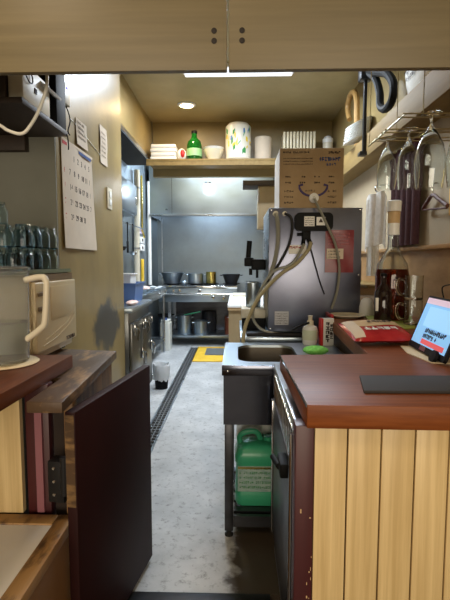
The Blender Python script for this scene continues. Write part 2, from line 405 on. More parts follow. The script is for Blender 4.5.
t = thing('worn_counter', 'worn chipped wooden counter slab between dark counter and half door', 'counter', (-0.8, 1.55, 0))
def slab():
    m = MB(); m.prism([(-0.515, 1.87), (-0.865, 1.93), (-0.865, 2.14), (-1.49, 2.14), (-1.49, 1.42), (-0.58, 1.42), (-0.575, 1.17), (-0.475, 1.17)], 0.868, 0.9, 0.004)
    return m
obj('worktop', slab(), 'worn', t)
obj('side_panel', MB().box(-0.555, -0.53, 1.36, 1.84, 0.0, 0.8615), 'old_wood', t)
obj('jamb', MB().box(-0.53, -0.502, 1.315, 1.35, 0.0, 0.8615, 0.002), 'old_wood', t)
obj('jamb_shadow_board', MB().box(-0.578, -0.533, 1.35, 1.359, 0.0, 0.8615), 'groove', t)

# half door (swings on the jamb)
ang = math.atan2(1.807 - 1.222, -0.362 + 0.461)
t = thing('half_door', 'dark maroon waist-high swing door standing open beside the worn counter', 'door', (-0.461, 1.222, 0), (0, 0, ang))
Ld = math.hypot(1.807 - 1.222, 0.12)
obj('panel', MB().box(0, Ld, 0, 0.032, 0.02, 0.853, 0.003), 'maroon', t, local=True)
obj('raw_edge', MB().box(-0.002, 0.0, 0.003, 0.031, 0.57, 0.845), 'worn', t, local=True)
h = MB(); h.rod((0.008, 0.044, 0.60), (0.008, 0.044, 0.715), 0.011); h.box(0.0, 0.06, 0.0325, 0.037, 0.60, 0.715, 0.001); h.box(0.004, 0.05, 0.044, 0.095, 0.575, 0.70, 0.003)
hg = obj('hinge', h, 'black_metal', t, local=True)
k = MB()
for z in (0.6, 0.64, 0.68): k.blob((0.003, 0.075, z), (0.003, 0.005, 0.005), 8, 6)
obj('hinge_screws', k, 'chrome', hg, local=True)

# low cabinet, bottom left
t = thing('low_cabinet', 'low brown cabinet with white top and chipped wooden edging at bottom left', 'cabinet', (-0.9, 0.85, -0.04))
obj('body', MB().box(-1.48, -0.503, 0.4, 1.295, -0.04, 0.47), 'cab_brown', t)
e = MB(); e.box(-0.548, -0.498, 0.4, 1.30, 0.47, 0.503, 0.003); e.box(-1.48, -0.549, 1.25, 1.30, 0.47, 0.503, 0.003)
obj('edging', e, 'trim_wood', t)
obj('top_board', MB().box(-1.48, -0.549, 0.4, 1.249, 0.47, 0.498), 'white_top', t)

# coaster + pitcher
def coaster():
    return MB().lathe([(0, 0), (0.108, 0), (0.113, 0.003), (0.106, 0.007), (0.09, 0.0055), (0, 0.0055)], (-0.765, 1.41, 0.9505), 40)
tag(obj('coaster', coaster(), 'cream'), 'round cream cloth coaster under the water pitcher', 'coaster')
t = thing('water_pitcher', 'cloudy plastic water pitcher with big handle standing on coaster', 'pitcher', (-0.77, 1.41, 0.957))
obj('body', MB().lathe([(0, 0.0), (0.082, 0.0), (0.087, 0.006), (0.092, 0.15), (0.094, 0.285), (0.098, 0.296), (0.094, 0.296), (0.0905, 0.285), (0.0885, 0.15), (0.083, 0.01), (0, 0.008)], (-0.77, 1.41, 0.957), 40), 'pitcher', t)
obj('water', MB().lathe([(0, 0.0095), (0.0815, 0.0115), (0.0868, 0.12), (0.0868, 0.128), (0, 0.128)], (-0.77, 1.41, 0.957), 40), 'water', t)
hb = MB(); bx = -0.77
hb.tube([(bx + 0.088, 1.41, 1.222), (bx + 0.14, 1.41, 1.232), (bx + 0.157, 1.41, 1.222), (bx + 0.159, 1.41, 1.19), (bx + 0.150, 1.41, 1.09), (bx + 0.135, 1.41, 1.065), (bx + 0.088, 1.41, 1.03)], 0.0105, 12)
obj('handle', hb, 'offwhite', t)
obj('lid', MB().lathe([(0, 0.297), (0.099, 0.297), (0.1, 0.304), (0.09, 0.31), (0, 0.31)], (-0.77, 1.41, 0.957), 40), 'pitcher', t)

# toaster oven / microwave
t = thing('microwave_oven', 'beige microwave oven facing the aisle behind the pitcher', 'microwave', (-0.93, 1.78, 0.9))
obj('body', MB().box(-1.14, -0.742, 1.57, 1.97, 0.915, 1.235, 0.01), 'beige', t)
ft = MB()
for x in (-1.1, -0.78):
    for y in (1.6, 1.94): ft.lathe([(0, 0), (0.012, 0), (0.014, 0.016), (0, 0.016)], (x, y, 0.9005), 12)
obj('feet', ft, 'rubber', t)
d = obj('door', MB().box(-0.742, -0.722, 1.572, 1.968, 0.945, 1.205, 0.006, 3), 'beige', t)
def ridge():
    m = MB()
    for k in range(2):
        m.tube([(-0.7215, 1.62 + 0.02 * k, 0.965 + 0.022 * k), (-0.718, 1.75, 0.985 + 0.022 * k), (-0.718, 1.88, 1.02 + 0.022 * k), (-0.7215, 1.955, 1.06 + 0.03 * k)], 0.0016, 8)
    return m
obj('embossed_curve', ridge(), 'beige', d)
obj('window', MB().box(-0.7218, -0.7195, 1.70, 1.945, 1.055, 1.185, 0.001), 'beige', d)
for z in (1.10, 1.155): obj('grip_slot', MB().box(-0.7222, -0.716, 1.585, 1.645, z, z + 0.016, 0.004), 'beige_dark', d)
obj('vent_band', MB().box(-0.741, -0.735, 1.58, 1.965, 1.208, 1.233), 'beige_dark', t)
b = MB(); text_mb(b, 'TOSHIBA', 0.024, frame((-0.7215, 1.845, 0.951), (0, 1, 0), (0, 0, 1)))
obj('brand_lettering', b, 'ink', d)
tag(obj('tray', MB().rounded(-1.13, -0.735, 1.52, 1.985, 1.2365, 1.245, 0.03).rounded(-1.13, -1.12, 1.55, 1.95, 1.245, 1.252, 0.004).box(-0.745, -0.735, 1.55, 1.95, 1.245, 1.252), 'tray_green'),
    'thin olive-green tray on top of the microwave under the tumblers', 'tray')

# tumblers, upside down
def tumbler_mesh(loc):
    return MB().lathe([(0.0325, 0), (0.0345, 0.002), (0.0345, 0.054), (0.0335, 0.060), (0.028, 0.066), (0.0275, 0.083), (0.025, 0.087), (0, 0.087),
                       (0, 0.079), (0.0245, 0.078), (0.0255, 0.065), (0.0315, 0.057), (0.0325, 0.05), (0.0325, 0.002)], (0, 0, 0), 24, close=True)
def new_tumbler(loc, label):
    r = thing('tumbler', label, 'glass', loc, group='inverted tumblers on the microwave')
    obj('bowl', tumbler_mesh(loc), 'tumbler', r, local=True)
    obj('rim', MB().lathe([(0.0328, 0.0), (0.0352, 0.0), (0.0352, 0.006), (0.0346, 0.006)], (0, 0, 0), 24), 'tumbler_rim', r, local=True)
    return r
ords = ['farthest', 'second farthest', 'third farthest', 'fourth farthest', 'fifth farthest', 'nearest']
proto = None
for layer in range(2):
    for ci, cx in enumerate((-0.806, -0.882, -0.958)):
        for i, yy in enumerate((1.9, 1.823, 1.746, 1.669, 1.592)):
            if layer == 1 and i >= 4: continue
            if ci == 2 and i < 2: continue
            loc = (cx, yy, 1.2525 + layer * 0.0885) if layer else (cx, yy, 1.2455)
            if layer: loc = (cx, yy, 1.2455 + 0.0885)
            lab = '%s tumbler in the %s, %s layer on the green tray' % (ords[i] if i < 4 else 'nearest', ('aisle-side row', 'middle row', 'wall-side row')[ci], ('bottom', 'upper')[layer])
            proto_ = new_tumbler(loc, lab) if proto is None else dup(proto, loc, lab)
            proto = proto or proto_
for cx, yy, w in ((-0.92, 1.71, 'single upended tumbler balanced on top of the two stacked layers, nearer one'), (-0.882, 1.823, 'lone upended tumbler on top of the two stacked layers, farther one')):
    if yy < 1.8: dup(proto, (cx + 0.0, yy, 1.2455 + 2 * 0.0885), 'lone upended tumbler crowning the stacked layers of glasses')

# upper left wall shelf + devices
t = thing('wall_shelf', 'dark brown wall shelf high in the left corner', 'shelf', (-1.1, 1.7, 1.87))
obj('board', MB().box(-1.49, -0.80, 1.69, 2.143, 1.87, 1.892, 0.002), 'dark_brown', t)
obj('bracket', MB().box(-1.49, -0.99, 2.10, 2.145, 1.80, 1.87, 0.003), 'dark_brown', t)
t = thing('speaker_box', 'brown wooden box with small knob on the left wall shelf', 'speaker', (-1.1, 1.8, 1.8925))
obj('cabinet', MB().box(-1.4, -0.865, 1.692, 1.93, 1.8925, 2.1, 0.004), 'dark_brown', t)
obj('knob', MB().lathe([(0, 0), (0.006, 0), (0.005, 0.006), (0, 0.007)], (0, 0, 0), 12, Matrix.Translation((-0.94, 1.6915, 1.915)) @ Matrix.Rotation(PI / 2, 4, 'X')), 'chrome', t)
t = thing('router', 'white router box with flap on the edge of the left wall shelf', 'router', (-0.83, 1.83, 1.8925))
obj('case', MB().box(-0.86, -0.802, 1.705, 1.95, 1.8925, 2.03, 0.006), 'offwhite', t)
obj('cover_flap', MB().box(-0.02, 0.02, 0, 0.16, 0, 0.012, 0.002, mat=Matrix.Translation((-0.80, 1.86, 2.0)) @ Matrix.Rotation(0.6, 4, 'Y')), 'white', t)
obj('socket', MB().box(-0.8025, -0.7995, 1.80, 1.82, 1.945, 1.965), 'ink', t)
obj('loop_cable', MB().tube([(-0.80, 1.71, 2.02), (-0.795, 1.72, 1.98), (-0.795, 1.75, 1.965), (-0.796, 1.775, 1.975), (-0.796, 1.77, 2.0), (-0.797, 1.73, 2.02)], 0.0025, 6), 'black', t)
t = thing('black_device', 'tall black electronic device behind the white router on the shelf', 'modem', (-0.85, 2.05, 1.8925))
obj('case', MB().box(-1.0, -0.806, 2.03, 2.14, 1.8925, 2.16, 0.004), 'black', t)
obj('power_cord', MB().tube([(-0.85, 2.13, 1.90), (-0.80, 2.12, 1.875), (-0.795, 2.13, 1.83), (-0.80, 2.14, 1.81)], 0.003, 6), 'black', t)
t = thing('adapter', 'small pale adapter with blue indicator light high on the tan partition', 'adapter', (-0.855, 2.27, 2.05))
obj('case', MB().box(-0.8645, -0.845, 2.22, 2.31, 2.06, 2.16, 0.004), 'offwhite', t)
obj('indicator', MB().blob((-0.8435, 2.26, 2.135), (0.004, 0.006, 0.006), 10, 8), 'led_blue', t)
obj('cord', MB().tube([(-0.86, 2.29, 2.06), (-0.85, 2.31, 2.0), (-0.855, 2.29, 1.94), (-0.861, 2.33, 1.93)], 0.003, 6), 'black', t)
tag(obj('white_cable', MB().tube([(-1.02, 1.385, 1.88), (-0.78, 1.39, 1.898), (-0.68, 1.39, 1.905), (-0.60, 1.40, 1.90), (-0.583, 1.40, 1.83), (-0.607, 1.40, 1.755), (-0.64, 1.40, 1.70), (-0.668, 1.40, 1.676), (-0.71, 1.40, 1.686), (-0.75, 1.40, 1.71), (-0.9, 1.39, 1.78), (-1.02, 1.385, 1.85)], 0.0052, 10), 'cable'),
    'white cable drooping in a loop below the left wall shelf', 'cable')

# calendar, notes, switch
X0 = -0.864
t = thing('wall_calendar', 'large paper wall calendar with rows of dates on the partition', 'calendar', (X0, 2.45, 1.35))
def cal(u, v): return Vector((X0 + 0.004 + 0.012 * (v ** 2) * 0.6 + 0.004 * math.sin(u * 6), 2.205 + 0.46 * u + 0.04 * v * u, 1.885 - 0.535 * v))
obj('page', MB().sheet(cal, 12, 14, 0.0015), 'paper', t)
obj('hanging_strip', MB().box(X0, X0 + 0.008, 2.2, 2.67, 1.877, 1.893, 0.002), 'paper', t)
bm_, br_ = MB(), MB()
bm_.box(0, 0.2, 0, 0.016, 0, 0.001, mat=frame((X0 + 0.0075, 2.44, 1.862), (0, 1, 0), (0, 0, 1)))
br_.box(0, 0.07, 0, 0.016, 0, 0.001, mat=frame((X0 + 0.0075, 2.215, 1.862), (0, 1, 0), (0, 0, 1)))
obj('header_print', bm_, 'ink_blue', t); obj('header_red_print', br_, 'ink_red', t)
nm, rm = MB(), MB(); day = 0
for r_ in range(5):
    for c_ in range(7):
        day += 1
        if r_ == 0 and c_ < 2: day = 0; continue
        if day > 31: continue
        v = 0.12 + r_ * 0.142; u = 0.04 + c_ * 0.137; pnt = cal(u, v)
        nm = MB(); text_mb(nm, str(day), 0.042, frame((pnt.x + 0.0015, pnt.y, pnt.z - 0.02), (0, 1, 0), (0, 0, 1)))
        obj('date_number', nm, 'ink_red' if c_ == 0 else 'ink', t)
t = thing('paper_note', 'small printed paper note pinned above the calendar', 'note', (X0, 2.5, 1.9))
obj('sheet', MB().sheet(lambda u, v: Vector((X0 + 0.003 + 0.006 * v * v, 2.42 + 0.17 * u, 2.05 - 0.14 * v)), 6, 6, 0.001), 'paper', t)
gm = MB(); mm = frame((X0 + 0.0075, 2.43, 1.93), (0, 1, 0), (0, 0, 1))
for i in range(4): glyphs(gm, mm, 0.005, 0.02 + i * 0.025, 0.012, 9, bold=0.2)
obj('print', gm, 'faint', t)
t = thing('paper_note', 'narrow blank paper strip taped higher on the partition near the switch', 'note', (X0, 2.9, 1.93))
obj('sheet', MB().sheet(lambda u, v: Vector((X0 + 0.003 + 0.004 * math.sin(v * 4) ** 2, 2.84 + 0.15 * u, 2.14 - 0.235 * v)), 6, 8, 0.001), 'paper', t)
gm = MB(); mm = frame((X0 + 0.008, 2.85, 1.93), (0, 1, 0), (0, 0, 1))
for i in range(6): glyphs(gm, mm, 0.005, 0.02 + i * 0.028, 0.010, 8, bold=0.12)
obj('print', gm, 'faint', t)
t = thing('light_switch', 'cream light switch plate on the tan partition near its far edge', 'switch', (X0, 3.02, 1.63))
obj('plate', MB().box(X0, X0 + 0.008, 2.97, 3.075, 1.635, 1.775, 0.003), 'offwhite', t)
for z in (1.66, 1.712): obj('rocker', MB().box(X0 + 0.008, X0 + 0.013, 3.0, 3.045, z, z + 0.04, 0.002), 'white', t)
tag(obj('wall_wire', MB().tube([(X0, 2.34, 2.02), (X0 + 0.004, 2.6, 1.985), (X0, 2.85, 1.95)], 0.0022, 6), 'cable'), 'thin stretched wire on the partition above the notes', 'wire')

# ================================================================== KITCHEN LEFT
t = thing('undercounter_fridge', 'stainless undercounter fridge with two latched doors on the left aisle side', 'fridge', (-1.05, 3.75, 0))
obj('body', MB().box(-1.298, -0.84, 3.40, 4.20, 0.1, 0.885, 0.004), 'steel_smooth', t)
obj('worktop', MB().box(-1.298, -0.805, 3.385, 4.21, 0.885, 0.925, 0.006), 'steel_h', t)
for y0, y1 in ((3.41, 3.80), (3.81, 4.195)):
    d = obj('door', MB().box(-0.84, -0.815, y0, y1, 0.14, 0.80, 0.006), 'steel_smooth', t)
    for zz, yy in ((0.74, y0 + 0.06), (0.5, y1 - 0.06)):
        h = MB(); h.box(-0.815, -0.80, yy - 0.012, yy + 0.012, zz - 0.04, zz + 0.05, 0.004); h.tube([(-0.80, yy, zz + 0.03), (-0.775, yy, zz + 0.0), (-0.785, yy, zz - 0.08)], 0.009, 10)
        obj('latch_handle', h, 'chrome', d)
    for zz in (0.18, 0.74):
        obj('door_hinge', MB().box(-0.816, -0.802, y1 - 0.02 if y0 < 3.6 else y1 - 0.03, y1, zz - 0.03, zz + 0.03, 0.003), 'chrome', d)
for x in (-1.25, -0.87):
    for y in (3.46, 4.15): obj('leg', MB().lathe([(0, 0), (0.02, 0), (0.025, 0.01), (0.018, 0.02), (0.018, 0.1), (0, 0.1)], (x, y, 0), 14), 'chrome', t)

t = thing('work_table', 'narrow stainless work table along the left wall toward the stove', 'table', (-1.15, 5.2, 0))
obj('worktop', MB().box(-1.298, -1.0, 4.23, 6.28, 0.885, 0.925, 0.004), 'steel_h', t)
obj('apron', MB().box(-1.29, -1.02, 4.25, 6.26, 0.80, 0.885), 'steel', t)
for y in (4.28, 6.22):
    for x in (-1.27, -1.035): obj('leg', MB().rod((x, y, 0), (x, y, 0.885), 0.019), 'steel', t)
obj('lower_shelf', MB().box(-1.29, -1.02, 4.25, 6.25, 0.2, 0.22), 'steel', t)

t = thing('storage_tub', 'blue plastic storage tub on the left steel counter', 'tub', (-0.95, 3.95, 0.925))
def tub(mb, x0, x1, y0, y1, z0, z1, ta=0.02, th=0.006):
    tt = bmesh.new()
    def ring(a, z): return [tt.verts.new((x, y, z)) for x, y in ((x0 + a, y0 + a), (x1 - a, y0 + a), (x1 - a, y1 - a), (x0 + a, y1 - a))]
    rs = [ring(ta, z0), ring(0, z1), ring(-0.012, z1), ring(-0.012, z1 + 0.008), ring(th * 0.6, z1 + 0.008), ring(ta + th, z0 + th)]
    for a, b in zip(rs, rs[1:]):
        for i in range(4): tt.faces.new((a[i], a[(i + 1) % 4], b[(i + 1) % 4], b[i]))
    tt.faces.new(rs[0][::-1]); tt.faces.new(rs[-1])
    bmesh.ops.recalc_face_normals(tt, faces=tt.faces); mb.add(tt); return mb
obj('body', tub(MB(), -1.12, -0.87, 3.80, 4.15, 0.9255, 1.09), 'blue_tub', t)
obj('label', MB().box(-0.8865, -0.884, 3.9, 4.03, 0.98, 1.05), 'white', t)
tag(obj('plastic_box', tub(MB(), -1.06, -0.93, 3.87, 4.08, 0.94, 1.17, 0.008), 'white'), 'white plastic box sitting in the blue tub', 'box')
tag(obj('steel_tray', tub(MB(), -1.27, -1.02, 5.0, 5.5, 0.9255, 0.96, 0.01), 'steel_h'), 'shallow steel tray on the narrow work table', 'tray')
for i, (x, y, a) in enumerate(((-1.15, 5.16, 0.3), (-1.12, 5.36, -0.4))):
    tag(obj('food_packet', MB().blob((x, y, 0.962), (0.07, 0.10, 0.03), 16, 10, 0.05), 'pinkfood'), ('pale pink wrapped food packet in the steel tray, nearer one', 'pale pink wrapped food packet in the steel tray, farther one')[i], 'food packet', 'wrapped food packets')
tag(obj('food_packet', MB().blob((-0.87, 3.66, 0.945), (0.05, 0.09, 0.0193), 16, 10, 0.05), 'pinkfood'), 'pale wrapped food packet in front of the blue tub', 'food packet', 'wrapped food packets')
tag(obj('plastic_sheet', MB().sheet(lambda u, v: Vector((-1.27 + 0.25 * u, 5.62 + 0.5 * v, 0.935 + 0.03 * abs(math.sin(7 * u + 5 * v)) * (0.4 + u * (1 - u)))), 16, 16, 0.002), 'bag'), 'crumpled clear plastic sheet lying on the narrow work table', 'plastic sheet')

t = thing('waste_bin', 'small black bin lined with a white bag beside the floor drain', 'bin', (-0.77, 4.42, 0))
obj('bucket', MB().lathe([(0, 0), (0.062, 0), (0.075, 0.2), (0.072, 0.2), (0.06, 0.005), (0, 0.005)], (-0.765, 4.42, 0.001), 24), 'black', t)
def lin_bag():
    m = MB(); tt = bmesh.new(); n = 28; rings = []
    for r, z in ((0.077, 0.09), (0.082, 0.16), (0.086, 0.235), (0.078, 0.25), (0.068, 0.22), (0.062, 0.12)):
        rings.append([tt.verts.new((-0.765 + (r + R.uniform(-0.004, 0.005)) * math.cos(2 * PI * i / n), 4.42 + (r + R.uniform(-0.004, 0.005)) * math.sin(2 * PI * i / n), z + R.uniform(-0.012, 0.012))) for i in range(n)])
    for a, b in zip(rings, rings[1:]):
        for i in range(n): tt.faces.new((a[i], a[(i + 1) % n], b[(i + 1) % n], b[i]))
    m.add(tt); return m
obj('liner', lin_bag(), 'bag', t)
t = thing('plastic_canister', 'tall white plastic canister standing between work table and stove', 'canister', (-1.04, 6.44, 0))
obj('body', MB().rounded(-1.11, -0.965, 6.33, 6.56, 0.001, 0.4, 0.03).rounded(-1.1, -0.975, 6.34, 6.55, 0.4, 0.44, 0.03), 'milk_jug', t)
obj('cap', MB().lathe([(0, 0), (0.025, 0), (0.025, 0.03), (0, 0.03)], (-1.04, 6.4, 0.44), 14), 'ink_blue', t)

t = thing('wall_cupboard', 'stainless wall cupboard with sliding doors above left counter', 'cupboard', (-1.22, 4.3, 1.8))
obj('body', MB().box(-1.299, -1.16, 3.5, 5.15, 1.80, 2.15, 0.004), 'steel_h', t)
for y0, y1 in ((3.52, 4.32), (4.33, 5.14)):
    d = obj('door', MB().box(-1.16, -1.15, y0, y1, 1.82, 2.135, 0.002), 'steel_h', t)
    obj('pull', MB().box(-1.15, -1.143, y1 - 0.06, y1 - 0.03, 1.92, 2.02, 0.002), 'chrome', d)
t = thing('utensil_rail', 'steel rail for hanging utensils under the wall cupboard', 'rail', (-1.2, 4.6, 1.68))
obj('bar', MB().rod((-1.2, 3.6, 1.70), (-1.2, 5.7, 1.70), 0.008), 'chrome', t)
for y in (3.62, 4.65, 5.68): obj('bracket', MB().rod((-1.3, y, 1.70), (-1.2, y, 1.70), 0.006), 'chrome', t)
def utensil(y, kind, mat, label, L=0.32):
    t = thing('ladle' if kind == 'ladle' else 'spatula', label, kind, (-1.2, y, 1.7))
    obj('handle', MB().tube([(-1.197, y, 1.71), (-1.188, y, 1.70), (-1.188, y, 1.66), (-1.19, y, 1.7 - L)], 0.007, 8), 'black' if mat != 'yellow' else 'steel', t)
    if kind == 'ladle': obj('bowl', MB().lathe([(0, -0.045), (0.03, -0.038), (0.046, -0.015), (0.05, 0), (0.047, 0), (0.028, -0.033), (0, -0.04)], (-1.19, y, 1.7 - L), 16), mat, t)
    else: obj('blade', MB().box(-1.195, -1.185, y - 0.035, y + 0.035, 1.7 - L - 0.12, 1.7 - L + 0.005, 0.004), mat, t)
utensil(4.05, 'ladle', 'chrome', 'steel ladle hanging nearest on the rail beside the partition')
utensil(4.3, 'spatula', 'yellow', 'yellow-bladed spatula hanging on the utensil rail', 0.18)
utensil(4.6, 'ladle', 'iron', 'black ladle hanging mid rail beyond the yellow spatula', 0.26)
utensil(4.85, 'spatula', 'black', 'black turner hanging on the rail past the black ladle', 0.2)
utensil(5.1, 'ladle', 'chrome', 'steel ladle hanging farthest along the utensil rail', 0.3)
t = thing('wall_pipe', 'thick grey insulated pipe running down the left kitchen wall', 'pipe', (-1.26, 5.5, 0.93))
obj('pipe', MB().tube([(-1.25, 5.62, 2.42), (-1.25, 5.62, 1.9), (-1.25, 5.55, 1.5), (-1.25, 5.55, 0.95)], 0.035, 12, smooth=False), 'offwhite', t)
for z in (1.0, 1.45, 2.2): obj('clamp', MB().lathe([(0.037, -0.01), (0.041, -0.01), (0.041, 0.01), (0.037, 0.01)], (-1.25, 5.62 if z > 1.9 else 5.55, z), 14), 'steel', t)
tag(obj('wall_pipe', MB().tube([(-1.26, 6.42, 2.42), (-1.26, 6.42, 1.3), (-1.26, 6.42, 0.95)], 0.026, 12, smooth=False), 'white'), 'slim white pipe beside the hood corner on the left kitchen wall', 'pipe')
tag(obj('wall_pipe', MB().tube([(-1.27, 5.98, 2.42), (-1.27, 5.98, 1.7), (-1.24, 5.98, 1.6)], 0.015, 12, smooth=False), 'brass'), 'thin brassy gas pipe between the two pale pipes', 'pipe')
tag(obj('pipe_cover', MB().box(-1.298, -1.27, 6.0, 6.07, 1.02, 1.32, 0.006), 'yellow'), 'yellow plastic pipe cover low on the left kitchen wall', 'pipe cover')
t = thing('wall_outlet', 'pair of white outlet boxes on the left kitchen wall', 'outlet', (-1.29, 5.98, 1.4))
for z in (1.43, 1.53):
    p = obj('plate', MB().box(-1.298, -1.268, 5.86, 6.12, z, z + 0.085, 0.004), 'white', t)
    obj('socket', MB().box(-1.268, -1.266, 5.95, 6.03, z + 0.025, z + 0.06), 'ink', p)
tag(obj('lilac_label', MB().box(-1.298, -1.292, 5.8, 6.1, 1.66, 1.74), 'lilac'), 'small lilac label on the left kitchen wall below cupboard', 'label')

# ================================================================== KITCHEN BACK
t = thing('range_hood', 'wide stainless range hood above the stove', 'hood', (-0.3, 6.8, 1.94))
obj('front_sheet', MB().prism([(-1.25, 6.40), (0.5, 6.40), (0.5, 6.415), (-1.25, 6.415)], 1.955, 2.66), 'steel_h', t)
obj('lower_lip', MB().box(-1.25, 0.5, 6.385, 6.43, 1.93, 1.96, 0.004), 'steel', t)
for x in (-1.25, 0.485): obj('side_sheet', MB().box(x, x + 0.015, 6.43, 7.295, 1.94, 2.66), 'steel', t)
obj('top_sheet', MB().box(-1.235, 0.485, 6.416, 7.295, 2.64, 2.66), 'steel', t)
obj('seam', MB().box(-0.93, -0.925, 6.396, 6.40, 1.96, 2.66), 'steel_dark', t)
t2 = thing('hood_lamp', 'bright bare bulb lamp hanging in front of the range hood', 'lamp', (-0.41, 6.3, 2.44))
obj('fixture', MB().lathe([(0, 0), (0.04, 0), (0.04, 0.03), (0, 0.03)], (-0.41, 6.345, 2.365), 16).rod((-0.41, 6.345, 2.385), (-0.41, 6.398, 2.385), 0.018), 'steel', t2)
obj('bulb', MB().blob((-0.41, 6.345, 2.32), (0.042, 0.038, 0.048), 16, 12), emis('bulb_glow', (235, 244, 255), 130), t2)
obj('left_post_sheet', MB().box(-1.25, -1.1, 6.45, 7.29, 0.93, 1.93), 'steel_dull', t) if False else None
struct('trim_backsplash', MB().box(-1.17, -1.155, 6.9, 6.93, 0.93, 1.95), 'steel')

t = thing('gas_range', 'stainless six-knob gas range against the back wall', 'stove', (-0.58, 6.95, 0))
obj('cooktop', MB().box(-1.165, 0.0, 6.66, 7.28, 0.895, 0.925, 0.003), 'steel_dark', t)
obj('front_panel', MB().box(-1.165, 0.0, 6.66, 6.70, 0.68, 0.895, 0.003), 'steel_h', t)
obj('grease_rail', MB().rod((-1.15, 6.635, 0.80), (-0.015, 6.635, 0.80), 0.014), 'chrome', t)
obj('cooktop_edge', MB().box(-1.17, 0.005, 6.64, 6.66, 0.885, 0.925, 0.004), 'chrome', t)
for x in (-1.08, -0.96, -0.86, -0.56, -0.36, -0.2): 
    kb = obj('knob', MB().lathe([(0, 0), (0.026, 0), (0.026, 0.012), (0.014, 0.016), (0.014, 0.03), (0, 0.03)], (0, 0, 0), 16, Matrix.Translation((x, 6.66, 0.845 if x < -0.5 else 0.75)) @ Matrix.Rotation(PI / 2, 4, 'X')), 'chrome', t)
for x in (-1.0, -0.63, -0.42, -0.09):
    g = MB(); g.lathe([(0.09, 0), (0.1, 0), (0.1, 0.015), (0.09, 0.015)], (x, 6.95, 0.925), 20, close=True)
    for k in range(4):
        a = k * PI / 2 + 0.4; g.box(0.03, 0.14, -0.006, 0.006, 0.012, 0.024, mat=Matrix.Translation((x, 6.95, 0.925)) @ Matrix.Rotation(a, 4, 'Z'))
    obj('burner_grate', g, 'iron', t)
for x in (-1.02, -0.03):
    for y in (6.70, 7.24): obj('leg', MB().box(x - 0.02, x + 0.02, y - 0.02, y + 0.02, 0.0, 0.68), 'steel', t)
obj('lower_shelf', MB().box(-1.03, -0.02, 6.69, 7.25, 0.135, 0.165, 0.003), 'steel_h', t)
obj('back_sheet', MB().box(-1.0, -0.05, 7.255, 7.275, 0.05, 0.68), 'steel_dark', t)

def pot(c, r, h, mat, label, cat='pot', handles=True, name='pot', flare=1.0, lid=False, group=None):
    t = thing(name, label, cat, c, group=group)
    th = 0.004
    obj('body', MB().lathe([(0, 0), (r / flare, 0), (r / flare * 1.01, 0.004), (r * (1 + flare) / 2 / flare if flare != 1 else r, h * 0.5), (r, h), (r + 0.006, h + 0.003), (r - th, h), (r / flare - th, th), (0, th)], c, 28), mat, t)
    if handles:
        for s_ in (-1, 1):
            obj('handle', MB().tube([(c[0] + s_ * (r - 0.002), c[1] - 0.035, c[2] + h * 0.86), (c[0] + s_ * (r + 0.03), c[1] - 0.03, c[2] + h * 0.9), (c[0] + s_ * (r + 0.03), c[1] + 0.03, c[2] + h * 0.9), (c[0] + s_ * (r - 0.002), c[1] + 0.035, c[2] + h * 0.86)], 0.007, 8), mat, t)
    if lid:
        l = obj('lid', MB().lathe([(0, 0.03), (r * 0.5, 0.022), (r + 0.006, 0.004), (r + 0.006, 0), (0, 0.0)], (c[0], c[1], c[2] + h + 0.004), 28), mat, t)
        obj('lid_knob', MB().lathe([(0, 0), (0.01, 0), (0.018, 0.02), (0, 0.026)], (c[0], c[1], c[2] + h + 0.034), 12), 'black', l)
    return t
ZB = 0.9495
pot((-1.012, 6.95, ZB), 0.172, 0.165, 'steel_h', 'wide round-bottomed steel pan at left end of the stove top', 'pan', True, 'pan', 1.5)
pot((-0.645, 6.95, ZB), 0.118, 0.15, 'steel_h', 'steel saucepan second from left on the stove top', 'pot')
pot((-0.405, 6.95, ZB), 0.078, 0.175, 'brass', 'tall brassy cylinder pot between steel saucepan and black wok', 'pot', False)
pot((-0.09, 6.95, ZB), 0.14, 0.14, 'iron', 'black two-handled wok at right end of the stove top', 'wok', True, 'wok', 1.6)
t = thing('strainer', 'small round steel strainer ball in front of the steel pans', 'strainer', (-0.83, 6.74, 0.926))
obj('bowl', MB().blob((-0.80, 6.73, 0.966), (0.045, 0.045, 0.04), 16, 10), 'steel_h', t)
obj('handle', MB().rod((-0.80, 6.75, 0.98), (-0.80, 6.86, 1.02), 0.005), 'chrome', t)
ZS = 0.1655
pot((-0.82, 6.9, ZS), 0.11, 0.29, 'steel_h', 'tall steel stockpot under the stove left of the shorter one', 'pot')
pot((-0.56, 6.88, ZS), 0.11, 0.2, 'steel_h', 'shorter steel pot under the stove beside the tall stockpot', 'pot')
pot((-0.45, 7.1, ZS), 0.12, 0.33, 'iron', 'dark stained pot at the back of the shelf under the stove', 'pot', False)
t = thing('can', 'reddish brown can at the right end of the shelf under the stove', 'can', (-0.11, 6.9, ZS))
obj('body', MB().lathe([(0, 0), (0.07, 0), (0.07, 0.27), (0.066, 0.275), (0.066, 0.27), (0, 0.27)], (-0.12, 6.88, ZS), 22), base_mat('rust_can', (120, 62, 40), 0.4, 0.3), t)
obj('rim', MB().lathe([(0.0705, 0), (0.074, 0.004), (0.0705, 0.008)], (-0.12, 6.88, ZS + 0.262), 22), 'chrome', t)
t = thing('ladle', 'ladle with green handle resting across the tall stockpot under the stove', 'ladle', (-0.8, 6.9, 0.47))
obj('handle', MB().rod((-0.82, 6.86, 0.46), (-0.57, 6.86, 0.51), 0.009), base_mat('green_handle', (70, 170, 130), 0.4), t)
obj('bowl', MB().lathe([(0, -0.03), (0.03, -0.02), (0.04, 0), (0.036, 0), (0, -0.025)], (-0.85, 6.86, 0.462), 14), 'steel', t)
pot((-0.96, 7.02, ZS), 0.0, 0.0, 'iron', 'x', 'pan') if False else None
t = thing('frying_pan', 'black frying pan on an upturned steel bowl at left under the stove', 'pan', (-1.13, 6.9, 0.4))
